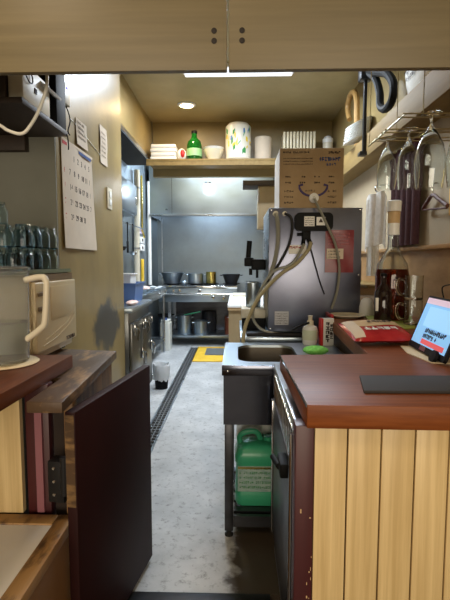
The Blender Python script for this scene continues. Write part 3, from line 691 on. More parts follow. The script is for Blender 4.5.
pot((-1.15, 7.06, 0.001), 0.1, 0.39, 'steel_h', 'steel pot standing on the floor left of the stove legs', 'pot', False)
obj('pan', MB().lathe([(0, 0), (0.1, 0), (0.12, 0.045), (0.116, 0.045), (0.097, 0.005), (0, 0.005)], (-1.15, 7.06, 0.402), 24), 'iron', t)
obj('handle', MB().rod((-1.06, 6.98, 0.44), (-0.98, 6.88, 0.465), 0.009), 'black', t)

# floor: mat, drain
t = thing('floor_mat', 'yellow floor mat with grey ribbed centre in front of the stove', 'mat', (-0.38, 6.1, 0))
obj('base', MB().box(-0.585, 0.02, 5.62, 6.6, 0.0005, 0.012, 0.003), 'yellow', t)
rb = MB(); rb.box(-0.44, -0.02, 5.98, 6.45, 0.012, 0.016)
for i in range(16): rb.box(-0.44, -0.02, 5.985 + i * 0.029, 5.997 + i * 0.029, 0.016, 0.023)
obj('ribbed_centre', rb, 'greygrid', t)
t = thing('drain_grate', 'long black slotted drain grate along the left of the concrete aisle', 'drain', (-0.64, 4.7, 0))
fr = MB(); fr.box(-0.685, -0.672, 2.7, 6.55, 0.0005, 0.012); fr.box(-0.585, -0.572, 2.7, 6.55, 0.0005, 0.012)
obj('frame', fr, 'steel', t)
obj('channel', MB().box(-0.672, -0.585, 2.7, 6.55, 0.0004, 0.002), 'black', t)
gr = MB(); y = 2.72
while y < 6.53: gr.box(-0.67, -0.587, y, y + 0.012, 0.002, 0.011); y += 0.055
for x in (-0.645, -0.615): gr.box(x - 0.003, x + 0.003, 2.7, 6.55, 0.002, 0.0105)
obj('bars', gr, 'grate', t)

# tan cabinet with white top (right of stove)
t = thing('kitchen_cabinet', 'tan cabinet with white top right of the stove', 'cabinet', (0.2, 5.6, 0))
obj('body', MB().box(-0.09, 0.6, 4.80, 6.55, 0.0, 0.76), 'tan_front', t)
obj('worktop', MB().box(-0.10, 0.62, 4.77, 6.58, 0.79, 0.82, 0.003), 'white_top', t)
obj('edge_board', MB().box(-0.098, 0.61, 4.78, 6.57, 0.76, 0.79), 'kraft', t)
tag(obj('cutting_board', MB().box(-0.06, 0.2, 5.9, 6.35, 0.8205, 0.845, 0.006), 'offwhite'), 'cream cutting board on the white-topped tan cabinet', 'cutting board')

# top kitchen shelf & contents
t = thing('high_shelf', 'wooden shelf high across the back of the kitchen', 'shelf', (0, 5.1, 2.36))
obj('board', MB().box(-0.985, 1.09, 4.90, 5.315, 2.365, 2.39, 0.002), 'beam', t)
obj('fascia', MB().box(-0.985, 1.09, 4.902, 4.922, 2.322, 2.3645), 'beam', t)
ZK = 2.3905
for i in range(4):
    tag(obj('paper_towel_pack', MB().box(-0.955 + 0.006 * (i % 2), -0.665 - 0.008 * (i % 2), 4.96, 5.22, ZK + i * 0.044, ZK + i * 0.044 + 0.042, 0.015, 3), M['paper_white']),
        ('bottom', 'second from bottom', 'third from bottom', 'topmost')[i] + ' white napkin pack in the stack on the high shelf', 'napkin pack', 'stacked napkin packs')
t = thing('sauce_bag', 'white bag with red print left of the green bottle', 'bag', (-0.585, 5.02, ZK))
obj('bag', MB().blob((-0.613, 5.03, ZK + 0.068), (0.05, 0.06, 0.068), 18, 12, 0.04), 'paper_white', t)
obj('print', MB().blob((-0.60, 4.982, ZK + 0.075), (0.026, 0.022, 0.045), 12, 8), 'red', t)
t = thing('green_bottle', 'large green glass bottle on the high shelf', 'bottle', (-0.475, 5.04, ZK))
obj('body', MB().lathe([(0, 0), (0.078, 0), (0.084, 0.01), (0.084, 0.17), (0.07, 0.215), (0.035, 0.25), (0.028, 0.29), (0.03, 0.3), (0, 0.3)], (-0.475, 5.04, ZK), 28), 'green_glass', t)
obj('cap', MB().lathe([(0, 0), (0.032, 0), (0.032, 0.028), (0, 0.03)], (-0.475, 5.04, ZK + 0.3005), 16), 'black', t)
obj('label', MB().lathe([(0.0845, 0.05), (0.0852, 0.05), (0.0852, 0.13), (0.0845, 0.13)], (-0.475, 5.04, ZK), 28, close=True), base_mat('pale_green_label', (150, 200, 140), 0.5), t)
t = thing('serving_bowl', 'wide white stacked bowl right of the green bottle', 'bowl', (-0.25, 5.05, ZK))
obj('bowl', MB().lathe([(0, 0), (0.06, 0), (0.062, 0.012), (0.092, 0.06), (0.112, 0.12), (0.108, 0.12), (0.088, 0.065), (0, 0.02)], (-0.262, 5.05, ZK), 30), 'greendish', t)
obj('inner_bowl', MB().lathe([(0.09, 0.10), (0.115, 0.135), (0.111, 0.136), (0, 0.06)], (-0.262, 5.05, ZK + 0.01), 30), 'paper_white', t)
t = thing('paper_roll_pack', 'paper roll wrapped in yellow, green and blue printed film', 'paper roll', (0.0, 5.05, ZK))
obj('roll', MB().lathe([(0, 0), (0.12, 0), (0.138, 0.02), (0.142, 0.2), (0.138, 0.37), (0.11, 0.4), (0, 0.39)], (0.01, 5.06, ZK), 30), 'roll_print', t)
for mt, cnt in (('print_yellow', 10), ('print_green', 10), ('print_blue', 4)):
    for k in range(cnt):
        a = -PI / 2 + R.uniform(-1.2, 1.2); z = R.uniform(0.07, 0.33); hw = R.uniform(0.008, 0.018); hh = R.uniform(0.008, 0.03); sl = R.uniform(-0.02, 0.03)
        def patch(u, v, a=a, z=z, hw=hw, hh=hh, sl=sl):
            zz = z + hh * (2 * v - 1) + sl * (2 * u - 1); aa = a + (hw * (2 * u - 1)) / 0.14
            rad = 0.1445 - 0.0045 * abs(zz - 0.2) / 0.17
            return Vector((0.01 + rad * math.cos(aa), 5.06 + rad * math.sin(aa), ZK + zz))
        obj('printed_patch', MB().sheet(patch, 4, 3, 0.001), mt, t)
tag(obj('paper_roll', MB().lathe([(0.022, 0), (0.09, 0), (0.094, 0.006), (0.094, 0.254), (0.09, 0.26), (0.022, 0.26)], (0.285, 5.08, ZK), 30, close=True), 'paper'), 'plain greyish paper roll right of the printed roll pack', 'paper roll')
t = thing('foam_tray_stack', 'bundle of cream foam trays standing on the high shelf above the carton', 'trays', (0.66, 5.05, ZK))
tb = MB()
for i in range(10): tb.box(0.50 + i * 0.036, 0.525 + i * 0.036, 4.98, 5.2, ZK + 0.11, ZK + 0.3, 0.006)
obj('tray_row', tb, 'greendish', t)
obj('wrapper', MB().box(0.46, 0.90, 4.97, 5.25, ZK, ZK + 0.11, 0.02, 3), 'roll_print', t)
t = thing('jar', 'pale jar with rounded lid right of the foam trays', 'jar', (0.98, 5.1, ZK))
obj('body', MB().lathe([(0, 0), (0.05, 0), (0.055, 0.02), (0.055, 0.2), (0, 0.2)], (1.0, 5.08, ZK), 20), 'offwhite', t)
obj('lid', MB().lathe([(0.058, 0.2), (0.058, 0.24), (0.03, 0.27), (0, 0.275), (0, 0.2)], (1.0, 5.08, ZK + 0.0005), 20), 'white', t)

# small side shelf + cupboard right of the hood
t = thing('side_cupboard', 'brownish grey cupboard under a dark ledge right of the hood', 'cupboard', (0.7, 5.8, 1.7))
obj('ledge', MB().box(0.07, 1.0995, 5.55, 5.9, 2.215, 2.275, 0.003), 'dark_brown', t)
obj('body', MB().box(0.26, 1.0995, 5.58, 5.9, 1.70, 2.2145, 0.003), 'tan_front', t)
obj('door', MB().box(0.275, 0.66, 5.565, 5.579, 1.715, 2.20, 0.003), 'tan_front', t)
# ceiling lamps
t = thing('ceiling_fluorescent', 'long white fluorescent ceiling fitting seen just under the hanging cabinet', 'lamp', (0.01, 3.86, 2.84))
obj('housing', MB().box(-0.465, 0.48, 3.78, 3.94, 2.872, 2.899, 0.004), 'white', t)
obj('diffuser', MB().box(-0.445, 0.46, 3.80, 3.92, 2.842, 2.8715, 0.01, 3), 'lamp', t)
t = thing('downlight', 'round recessed downlight glowing warm in the kitchen ceiling', 'lamp', (-0.525, 4.72, 2.88))
obj('trim_ring', MB().lathe([(0.07, 0), (0.095, 0.006), (0.095, 0.013), (0.07, 0.013)], (-0.525, 4.74, 2.886), 32, close=True), 'white', t)
obj('lens', MB().lathe([(0, 0.003), (0.069, 0.003), (0.069, 0.012), (0, 0.012)], (-0.525, 4.74, 2.886), 32), 'lamp_warm', t)

# ================================================================== SINK UNIT
t = thing('sink_unit', 'stainless sink on legs with open shelf at right of the aisle', 'sink', (0.2, 2.2, 0))
def sink_deck():
    m = MB(); tt = bmesh.new()
    x0, x1, y0, y1 = -0.066, 0.54, 1.955, 2.52; hx0, hx1, hy0, hy1, rad = 0.005, 0.30, 2.03, 2.445, 0.075; Z = 0.82
    n = 8; inn = []
    for cx, cy, a0 in ((hx1 - rad, hy1 - rad, 0), (hx0 + rad, hy1 - rad, PI / 2), (hx0 + rad, hy0 + rad, PI), (hx1 - rad, hy0 + rad, 1.5 * PI)):
        for k in range(n + 1):
            a = a0 + k * PI / 2 / n; inn.append((cx + rad * math.cos(a), cy + rad * math.sin(a)))
    cs = [(x1, y1), (x0, y1), (x0, y0), (x1, y0)]
    O = [tt.verts.new((x, y, Z)) for x, y in cs]; OB = [tt.verts.new((x, y, Z - 0.04)) for x, y in cs]
    I = [tt.verts.new((x, y, Z)) for x, y in inn]
    q = n + 1
    for c in range(4):
        seg = I[c * q:(c + 1) * q]
        for a, b in zip(seg, seg[1:]): tt.faces.new((O[c], b, a))
        nx = I[((c + 1) * q) % len(I)]
        tt.faces.new((O[c], O[(c + 1) % 4], nx, seg[-1]))
    for c in range(4): tt.faces.new((O[c], OB[c], OB[(c + 1) % 4], O[(c + 1) % 4]))
    def ring(s, z): 
        mx, my = (hx0 + hx1) / 2, (hy0 + hy1) / 2
        return [tt.verts.new((mx + (x - mx) * s, my + (y - my) * s, z)) for x, y in inn]
    rs = [I, ring(0.985, Z - 0.012)]
    for a, b in zip(rs, rs[1:]):
        for i in range(len(a)): tt.faces.new((a[i], a[(i + 1) % len(a)], b[(i + 1) % len(a)], b[i]))
    bmesh.ops.recalc_face_normals(tt, faces=tt.faces); m.add(tt)
    tt = bmesh.new(); b2 = MB()
    rs = [ring(0.985, Z - 0.012), ring(0.95, Z - 0.22), ring(0.85, Z - 0.24)]
    for a, b in zip(rs, rs[1:]):
        for i in range(len(a)): tt.faces.new((a[i], a[(i + 1) % len(a)], b[(i + 1) % len(a)], b[i]))
    tt.faces.new(rs[-1])
    bmesh.ops.recalc_face_normals(tt, faces=tt.faces); b2.add(tt); return m, b2
deck_mb, bowl_mb = sink_deck()
dk = obj('deck', deck_mb, 'steel_h', t)
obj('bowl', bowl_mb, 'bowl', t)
obj('drain', MB().lathe([(0, 0.003), (0.03, 0.003), (0.036, 0.0), (0.036, -0.001)], (0.15, 2.24, 0.583), 18), 'steel_dark', dk)
obj('apron', MB().box(-0.060, 0.535, 1.962, 1.972, 0.545, 0.7795), 'apron', t)
obj('apron_side', MB().box(-0.060, -0.052, 1.973, 2.515, 0.545, 0.7795), 'steel', t)
obj('rim_band', MB().box(-0.0665, 0.5405, 1.945, 1.9545, 0.775, 0.822, 0.003), 'apron', t)
obj('screw', MB().blob((-0.04, 1.9445, 0.795), (0.006, 0.003, 0.006), 10, 8), 'chrome', t)
for x in (-0.035, 0.51):
    for y in (1.995, 2.48):
        l = obj('leg', MB().box(x - 0.02, x + 0.02, y - 0.02, y + 0.02, 0.03, 0.56, 0.003), 'steel_dark', t)
        obj('foot', MB().lathe([(0, 0), (0.02, 0), (0.02, 0.008), (0.012, 0.012), (0.012, 0.03), (0, 0.03)], (x, y, 0.0005), 14), 'rubber', l)
sh = MB()
for i in range(5): sh.box(-0.014, 0.42, 2.03 + i * 0.10, 2.07 + i * 0.10, 0.085, 0.097)
sh.box(-0.014, 0.42, 1.985, 2.005, 0.045, 0.097); sh.box(-0.014, 0.42, 2.47, 2.49, 0.045, 0.097)
sh.box(-0.012, 0.0, 2.005, 2.47, 0.06, 0.085); sh.box(0.40, 0.418, 2.005, 2.47, 0.06, 0.085)
obj('slatted_shelf', sh, 'steel_dark', t)

def jug(name, x0, x1, y0, y1, z0, h, mat, label, cap, lab=True):
    t = thing(name, label, 'jug', ((x0 + x1) / 2, (y0 + y1) / 2, z0))
    tt = bmesh.new(); n = 6; W, D = x1 - x0, y1 - y0; mx, my = (x0 + x1) / 2, (y0 + y1) / 2
    rings = []
    for s, z, rr in ((0.92, 0, .25), (1, 0.02, .25), (1, h * 0.2, .25), (0.965, h * 0.22, .25), (0.965, h * 0.66, .25), (1, h * 0.68, .25), (1, h * 0.78, .25), (0.9, h * 0.88, .3), (0.62, h * 0.95, .4), (0.3, h * 0.965, .5)):
        hw, hd = W / 2 * s, D / 2 * s; r = min(hw, hd) * rr * 1.6; pts = []
        for sx, sy, a0 in ((1, 1, 0), (-1, 1, PI / 2), (-1, -1, PI), (1, -1, 1.5 * PI)):
            for k in range(n + 1):
                a = a0 + k * PI / 2 / n; pts.append(tt.verts.new((mx + sx * (hw - r) + r * math.cos(a), my + sy * (hd - r) + r * math.sin(a), z0 + z)))
        rings.append(pts)
    for a, b in zip(rings, rings[1:]):
        for i in range(len(a)): tt.faces.new((a[i], a[(i + 1) % len(a)], b[(i + 1) % len(a)], b[i]))
    tt.faces.new(rings[0][::-1]); tt.faces.new(rings[-1]); bmesh.ops.recalc_face_normals(tt, faces=tt.faces)
    b = MB(); b.add(tt); obj('body', b, mat, t)
    zz = z0 + h
    obj('handle', MB().tube([(mx - W * 0.36, my, z0 + h * 0.86), (mx - W * 0.40, my, zz + 0.0), (mx - W * 0.25, my, zz + 0.025), (mx - W * 0.02, my, zz + 0.025), (mx + W * 0.08, my, z0 + h * 0.94)], 0.014, 10), mat, t)
    obj('cap', MB().lathe([(0, 0), (0.024, 0), (0.024, 0.028), (0, 0.03)], (mx + W * 0.24, my, z0 + h * 0.93), 18), cap, t)
    if lab:
        l = obj('label', MB().box(x0 + W * 0.06, x1 - W * 0.06, y0 - 0.001, y0 + D * 0.03, z0 + h * 0.24, z0 + h * 0.64), 'jug_label', t)
        g = MB(); mm = frame((x0 + W * 0.1, y0 - 0.0012, z0 + h * 0.26), (1, 0, 0), (0, 0, 1))
        for i in range(5): glyphs(g, mm, 0, 0.01 + i * h * 0.075, 0.012, int(W * 0.8 / 0.0105), 0.0085, 0.14)
        obj('print', g, 'print_green', l)
        obj('gold_band', MB().box(x0 + W * 0.06, x1 - W * 0.06, y0 - 0.002, y0, z0 + h * 0.6, z0 + h * 0.63), 'brass', l)
    return t
jug('detergent_jug', -0.008, 0.215, 2.07, 2.24, 0.0975, 0.315, 'green_jug', 'translucent green detergent jug with label under the sink', 'green_jug')
jug('detergent_jug', 0.0, 0.20, 2.27, 2.44, 0.0975, 0.36, 'milk_jug', 'milky white jug with red cap behind the green one under the sink', 'red', False)

t = thing('sponge', 'bright green scouring sponge on the sink deck', 'sponge', (0.40, 2.22, 0.8205))
obj('pad', MB().blob((0.393, 2.20, 0.842), (0.062, 0.055, 0.0215), 20, 12, 0.05), 'sponge', t)

# bottles on the sink back deck
t = thing('pump_bottle', 'white soap bottle with black spout behind the sink', 'bottle', (0.405, 2.475, 0.8205))
obj('body', MB().lathe([(0, 0), (0.036, 0), (0.041, 0.012), (0.042, 0.085), (0.036, 0.102), (0.022, 0.108), (0.018, 0.112), (0, 0.112)], (0.408, 2.47, 0.8205), 26), 'white', t)
lb = obj('label', MB().lathe([(0.0426, 0.03), (0.0432, 0.03), (0.0432, 0.085), (0.0426, 0.085)], (0.408, 2.47, 0.8205), 26, close=True), base_mat('soap_label', (206, 214, 190), 0.5), t)
p = obj('pump', MB().lathe([(0, 0), (0.019, 0), (0.019, 0.02), (0.012, 0.024), (0.012, 0.045), (0.015, 0.05), (0, 0.052)], (0.408, 2.47, 0.933), 16), 'offwhite', t)
obj('spout', MB().tube([(0.40, 2.455, 0.945), (0.36, 2.445, 0.935), (0.30, 2.44, 0.905)], 0.006, 8), 'black', p)
t = thing('carton', 'white and red printed carton beside the soap bottle', 'carton', (0.51, 2.55, 0.8205))
obj('box', MB().box(-0.036, 0.036, -0.022, 0.022, 0, 0.15, 0.002), 'white', t, local=True)
obj('red_edge', MB().box(-0.037, -0.024, -0.0228, 0.0228, 0.0005, 0.1505, 0.001), 'red', t, local=True)
g = MB(); glyphs(g, frame((0.006, -0.0232, 0.02), (0, 0, 1), (-1, 0, 0)), 0, -0.004, 0.02, 5, 0.02, 0.25); glyphs(g, frame((0.03, -0.0232, 0.02), (0, 0, 1), (-1, 0, 0)), 0.02, -0.002, 0.018, 4, 0.018, 0.25)
obj('print', g, 'ink', t, local=True)
t.location = (0.495, 2.455, 0.8205); t.rotation_euler = (0, 0, 0.12)

# rear bench under the dispenser
t = thing('steel_bench', 'low stainless bench carrying the drink dispenser', 'bench', (0.4, 3.1, 0))
obj('worktop', MB().box(0.02, 0.86, 2.70, 3.5, 0.785, 0.82, 0.003), 'steel_h', t)
for x in (0.05, 0.83):
    for y in (2.73, 3.47): obj('leg', MB().box(x - 0.018, x + 0.018, y - 0.018, y + 0.018, 0, 0.785), 'steel_dark', t)
obj('lower_shelf', MB().box(0.035, 0.845, 2.72, 3.48, 0.25, 0.27), 'steel_dark', t)

# ================================================================== DRINK DISPENSER
t = thing('drink_dispenser', 'large stainless drink dispenser with black tap, back panel facing the counter', 'dispenser', (0.48, 3.05, 0.82))
obj('body', MB().box(0.196, 0.772, 2.803, 3.36, 0.84, 1.615, 0.006), 'steel', t)
bp = obj('back_panel', MB().box(0.198, 0.770, 2.793, 2.802, 0.845, 1.612, 0.002), 'steel_disp', t)
sc = MB()
for x in (0.212, 0.756):
    for z in (0.86, 1.2, 1.6): sc.blob((x, 2.793, z), (0.006, 0.003, 0.006), 8, 6)
obj('screws', sc, 'chrome', bp)
fe = MB()
for x in (0.23, 0.74):
    for y in (2.84, 3.32): fe.lathe([(0, 0), (0.02, 0), (0.02, 0.0195), (0, 0.0195)], (x, y, 0.8205), 14)
obj('feet', fe, 'rubber', t)
mo = obj('motor_cover', MB().rounded(-0.115, 0.115, -0.055, 0.055, 0, 0.045, 0.03, mat=frame((0.468, 2.793, 1.525), (1, 0, 0), (0, 0, 1)) @ Matrix.Rotation(0, 4, 'Z')), 'black', bp)
for x, w in ((0.415, 0.06), (0.495, 0.055)):
    obj('sticker', MB().box(x, x + w, 2.7455, 2.748, 1.497, 1.552), 'paper_white', mo) if False else None
st = MB(); st.box(0.408, 0.47, 2.7465, 2.7482, 1.497, 1.556); st.box(0.482, 0.535, 2.7465, 2.7482, 1.502, 1.552)
obj('stickers', st, 'paper_white', bp)
g = MB()
for i in range(4): glyphs(g, frame((0.413, 2.7462, 1.502 + i * 0.013), (1, 0, 0), (0, 0, 1)), 0, 0, 0.007, 7, 0.0065, 0.16)
g.prism([(0.0, 0.0), (0.026, 0.0), (0.013, 0.024)], 0, 0.0006, mat=frame((0.495, 2.7462, 1.52), (1, 0, 0), (0, 0, 1)))
obj('sticker_print', g, 'ink', bp)
obj('valve_block', MB().box(0.40, 0.45, 2.755, 2.793, 1.42, 1.47, 0.004).rod((0.41, 2.77, 1.42), (0.405, 2.765, 1.385), 0.012).rod((0.44, 2.77, 1.42), (0.455, 2.765, 1.385), 0.012).rod((0.37, 2.77, 1.45), (0.4, 2.77, 1.45), 0.01), 'black', bp)
obj('inlet_fitting', MB().rod((0.235, 2.793, 1.575), (0.235, 2.755, 1.575), 0.016).rod((0.29, 2.793, 1.575), (0.29, 2.755, 1.575), 0.014), 'offwhite', bp)
cl = obj('caution_sticker', MB().box(0.32, 0.43, 2.791, 2.7928, 1.33, 1.385), 'paper_white', bp)
g = MB(); glyphs(g, frame((0.326, 2.7907, 1.362), (1, 0, 0), (0, 0, 1)), 0, 0, 0.016, 5, 0.016, 0.2)
obj('caution_print', g, 'ink_red', cl)
rt = obj('rating_plate', MB().box(0.238, 0.325, 2.791, 2.7928, 0.885, 0.97), base_mat('plate_grey', (196, 198, 204), 0.5), bp)
g = MB()
for i in range(5): glyphs(g, frame((0.243, 2.7907, 0.892 + i * 0.015), (1, 0, 0), (0, 0, 1)), 0, 0, 0.007, 10, 0.0066, 0.14)
obj('rating_print', g, 'ink', rt)
# tap side (left)
tp = obj('tap', MB().box(0.10, 0.196, 3.05, 3.15, 1.225, 1.30, 0.01).box(0.05, 0.115, 3.07, 3.13, 1.25, 1.31, 0.008).rod((0.095, 3.1, 1.235), (0.095, 3.1, 1.19), 0.012).rod((0.14, 3.1, 1.235), (0.14, 3.1, 1.17), 0.009), 'black', t)
obj('tap_handle', MB().tube([(0.076, 3.1, 1.305), (0.08, 3.1, 1.34), (0.086, 3.1, 1.425)], 0.018, 12), 'black', tp)
obj('tap_collar', MB().lathe([(0, 0), (0.014, 0), (0.014, 0.02), (0, 0.02)], (0.08, 3.1, 1.29), 14), 'brass', tp)
dt = obj('drip_tray', MB().box(0.03, 0.194, 3.0, 3.24, 0.90, 0.965, 0.006), 'offwhite', t)
obj('tray_base', MB().box(0.035, 0.194, 3.005, 3.235, 0.8205, 0.899, 0.003), 'black', t)
pl = thing('cup', 'steel cup standing on the drip tray under the black tap', 'cup', (0.12, 3.12, 0.966))
obj('body', MB().lathe([(0, 0), (0.05, 0), (0.052, 0.004), (0.054, 0.17), (0.056, 0.172), (0.051, 0.17), (0.049, 0.006), (0, 0.006)], (0.115, 3.14, 0.966), 26), 'steel_h', pl)
obj('rim', MB().lathe([(0.0545, 0.168), (0.058, 0.172), (0.0545, 0.176)], (0.115, 3.14, 0.966), 26), 'chrome', pl)
# red sleeve
rs = thing('instruction_sleeve', 'glossy red plastic sleeve with white label on the dispenser back', 'sleeve', (0.635, 2.79, 1.21))
obj('sleeve', MB().sheet(lambda u, v: Vector((0.545 + 0.175 * u, 2.7885 - 0.007 * math.sin(PI * u) * (0.5 + 0.5 * math.sin(5 * v + 3 * u)), 1.215 + 0.262 * v)), 14, 14, 0.0015), 'sleeve', rs)
obj('label', MB().box(0.553, 0.655, 2.776, 2.7775, 1.298, 1.362), 'paper', rs)
g = MB()
for i in range(3): glyphs(g, frame((0.56, 2.7757, 1.305 + i * 0.018), (1, 0, 0), (0, 0, 1)), 0, 0, 0.009, 8, 0.0085, 0.16)
obj('print', g, 'ink', rs)
g = MB()
for i in range(4): glyphs(g, frame((0.562, 2.7765, 1.385 + i * 0.02), (1, 0, 0), (0, 0, 1)), 0, 0, 0.01, 12, 0.0095, 0.1)
obj('faint_print', g, base_mat('faint_red', (206, 108, 108), 0.5), rs)
# hoses
disp = bpy.data.objects['drink_dispenser']
def hose(name, pts, r, mat, label):
    if name == 'rubber_hose': return tag(obj(name, MB().tube(pts, r, 10), mat), label, 'hose')
    o = obj(name, MB().tube(pts, r, 10), mat, disp); o['label'] = label; return o
hose('drain_hose', [(0.45, 2.755, 1.40), (0.435, 2.74, 1.355), (0.36, 2.72, 1.27), (0.28, 2.70, 1.22), (0.21, 2.68, 1.16), (0.13, 2.64, 1.07), (0.075, 2.60, 0.97), (0.045, 2.57, 0.89), (0.035, 2.535, 0.80), (0.04, 2.53, 0.70)], 0.0115, 'hose', 'thick beige drain hose arching from dispenser back down to the sink')
hose('drain_hose', [(0.41, 2.752, 1.39), (0.36, 2.735, 1.30), (0.31, 2.735, 1.255), (0.22, 2.735, 1.22), (0.14, 2.735, 1.10), (0.10, 2.735, 0.98), (0.11, 2.735, 0.91), (0.17, 2.735, 0.855), (0.30, 2.735, 0.833), (0.45, 2.74, 0.833)], 0.0085, 'hose_clear', 'thin translucent hose hanging in a deep loop left of the dispenser')
hose('supply_hose', [(0.235, 2.755, 1.575), (0.245, 2.745, 1.53), (0.25, 2.75, 1.42), (0.235, 2.76, 1.30), (0.205, 2.77, 1.20), (0.185, 2.78, 1.13), (0.18, 2.785, 0.98)], 0.013, 'hose_clear', 'pale vertical supply hose at top left of the dispenser back')
hose('supply_hose', [(0.29, 2.752, 1.575), (0.325, 2.74, 1.55), (0.335, 2.745, 1.48), (0.315, 2.755, 1.38), (0.265, 2.765, 1.28), (0.215, 2.778, 1.20), (0.186, 2.76, 1.16)], 0.0085, 'rubber', 'black curved supply hose on the dispenser back')
hose('power_cord', [(0.43, 2.77, 1.42), (0.455, 2.775, 1.36), (0.485, 2.78, 1.26), (0.515, 2.782, 1.16), (0.545, 2.782, 1.08)], 0.004, 'rubber', 'thin black cord with end clip dangling on dispenser back')
hose('rubber_hose', [(0.06, 2.72, 0.834), (0.2, 2.73, 0.834), (0.34, 2.715, 0.834), (0.45, 2.73, 0.834), (0.49, 2.78, 0.834)], 0.012, 'rubber', 'black rubber hose lying along the bench edge behind the sink')

# cardboard box on dispenser
t = thing('drink_carton', 'printed cardboard drink box with handle holes on top of the dispenser', 'box', (0.46, 3.0, 1.6155))
obj('box', MB().box(0.265, 0.662, 2.845, 3.2, 1.6155, 1.985, 0.003), 'card', t)
obj('side_face', MB().box(0.2635, 0.2648, 2.85, 3.195, 1.62, 1.98), 'card_white', t)
fm = frame((0.265, 2.8445, 1.6155), (1, 0, 0), (0, 0, 1))
g = MB(); glyphs(g, fm, 0.02, 0.338, 0.012, 14, 0.011, 0.2); glyphs(g, fm, 0.30, 0.335, 0.014, 6, 0.011, 0.24)
for i in range(3): glyphs(g, fm, 0.022, 0.268 + i * 0.017, 0.008, 20, 0.008, 0.14)
for r_ in range(2):
    for c_ in range(4): glyphs(g, fm, 0.035 + c_ * 0.09, 0.19 - r_ * 0.036, 0.009, 3, 0.011, 0.3)
for c_ in (0.03, 0.30):
    for r_ in range(3): glyphs(g, fm, c_, 0.03 + r_ * 0.035, 0.012, 4, 0.013, 0.16)
glyphs(g, fm, 0.16, 0.105, 0.01, 4, 0.014, 0.2)
obj('small_print', g, 'ink', t)
g = MB(); glyphs(g, fm, 0.245, 0.29, 0.024, 8, 0.0145, 0.2); glyphs(g, fm, 0.29, 0.262, 0.016, 5, 0.013, 0.18)
obj('blue_print', g, 'ink_blue', t)
arc = [(0.475 + 0.088 * math.cos(a) , 2.8435, 1.755 + 0.065 * math.sin(a)) for a in [PI * (1.0 + k / 12) for k in range(13)]]
obj('swoosh_print', MB().tube([(0.41, 2.8435, 1.762)] + arc + [(0.54, 2.8435, 1.762)], 0.007, 8, smooth=False), 'ink_purple', t)
obj('spout', MB().lathe([(0.012, 0), (0.03, 0), (0.03, 0.018), (0.012, 0.026), (0, 0.026)], (0, 0, 0), 20, Matrix.Translation((0.478, 2.8445, 1.678)) @ Matrix.Rotation(PI / 2, 4, 'X')).rod((0.478, 2.825, 1.678), (0.474, 2.80, 1.665), 0.011), 'white', t)

hose('clear_tube', [(0.468, 2.76, 1.665), (0.50, 2.755, 1.60), (0.545, 2.735, 1.50), (0.60, 2.745, 1.38), (0.628, 2.758, 1.24), (0.62, 2.77, 1.10), (0.59, 2.775, 0.99)], 0.008, 'hose_clear', 'clear tube running from the carton spout down past the red sleeve')

# ================================================================== RIGHT BAR
t = thing('bar_counter', 'L-shaped red-brown bar counter with pale plank front at right', 'counter', (0.6, 1.6, -0.04))
obj('worktop', MB().prism([(0.163, 1.01), (1.095, 0.99), (1.095, 2.77), (0.548, 2.77), (0.475, 1.60), (0.154, 1.567)], 0.894, 0.95, 0.003), 'mahogany', t)
obj('edge_glint', MB().prism([(0.161, 1.012), (0.152, 1.566), (0.1545, 1.566), (0.1635, 1.012)], 0.944, 0.9515), 'chrome', t)  # specular glint along the counter edge, modelled as a thin bright strip
x = 0.186; pm = MB()
while x < 1.09:
    pm.box(x, min(x + 0.0755, 1.09), 1.03, 1.045, -0.04, 0.8935, 0.0015); x += 0.0795
obj('plank_front', pm, 'plank', t)
obj('backing', MB().box(0.184, 1.09, 1.0455, 1.06, -0.04, 0.8935), 'groove', t)
cpst = obj('corner_post', MB().box(0.14, 0.184, 1.028, 1.08, -0.04, 0.8935, 0.002), 'maroon_post', t)
ch = MB()
for k in range(16): 
    xx, zz = R.choice((0.15, 0.172, 0.178)) + R.uniform(-0.003, 0.003), R.uniform(0.2, 0.85); ch.box(xx, xx + R.uniform(0.001, 0.004), 1.0272, 1.0282, zz, zz + R.uniform(0.002, 0.012))
obj('paint_chips', ch, 'kraft', cpst)
obj('side_panel', MB().box(0.56, 0.58, 1.95, 2.66, 0.0, 0.894), 'dark_brown', t)
obj('inner_panel', MB().box(0.78, 0.80, 1.06, 1.95, 0.0, 0.894), 'dark_brown', t)

t = thing('undercounter_dishwasher', 'stainless undercounter appliance with bar handle below the bar counter', 'appliance', (0.45, 1.5, 0))
obj('body', MB().box(0.185, 0.75, 1.09, 1.90, 0.05, 0.85, 0.004), 'steel_dark', t)
d = obj('door', MB().box(0.155, 0.184, 1.12, 1.87, 0.12, 0.70, 0.004), 'steel_dark', t)
for y in (1.14, 1.845): obj('door_edge', MB().box(0.148, 0.158, y - 0.015, y + 0.015, 0.12, 0.70, 0.003), 'chrome', d)
obj('latch', MB().box(0.128, 0.155, 1.27, 1.36, 0.64, 0.685, 0.006).rod((0.13, 1.31, 0.66), (0.118, 1.40, 0.65), 0.01), 'black', d)
cp = obj('control_panel', MB().box(0.158, 0.184, 1.10, 1.89, 0.71, 0.845, 0.004), 'steel', t)
lv = MB()
for i in range(14): lv.box(0.150, 0.158, 1.16 + i * 0.045, 1.185 + i * 0.045, 0.73, 0.83, 0.003)
obj('louvers', lv, 'chrome', cp)
obj('kick_plate', MB().box(0.168, 0.184, 1.10, 1.89, 0.0, 0.115, 0.003), 'steel', t)
obj('side_rail', MB().rod((0.142, 1.115, 0.12), (0.142, 1.115, 0.84), 0.007), 'chrome', t)

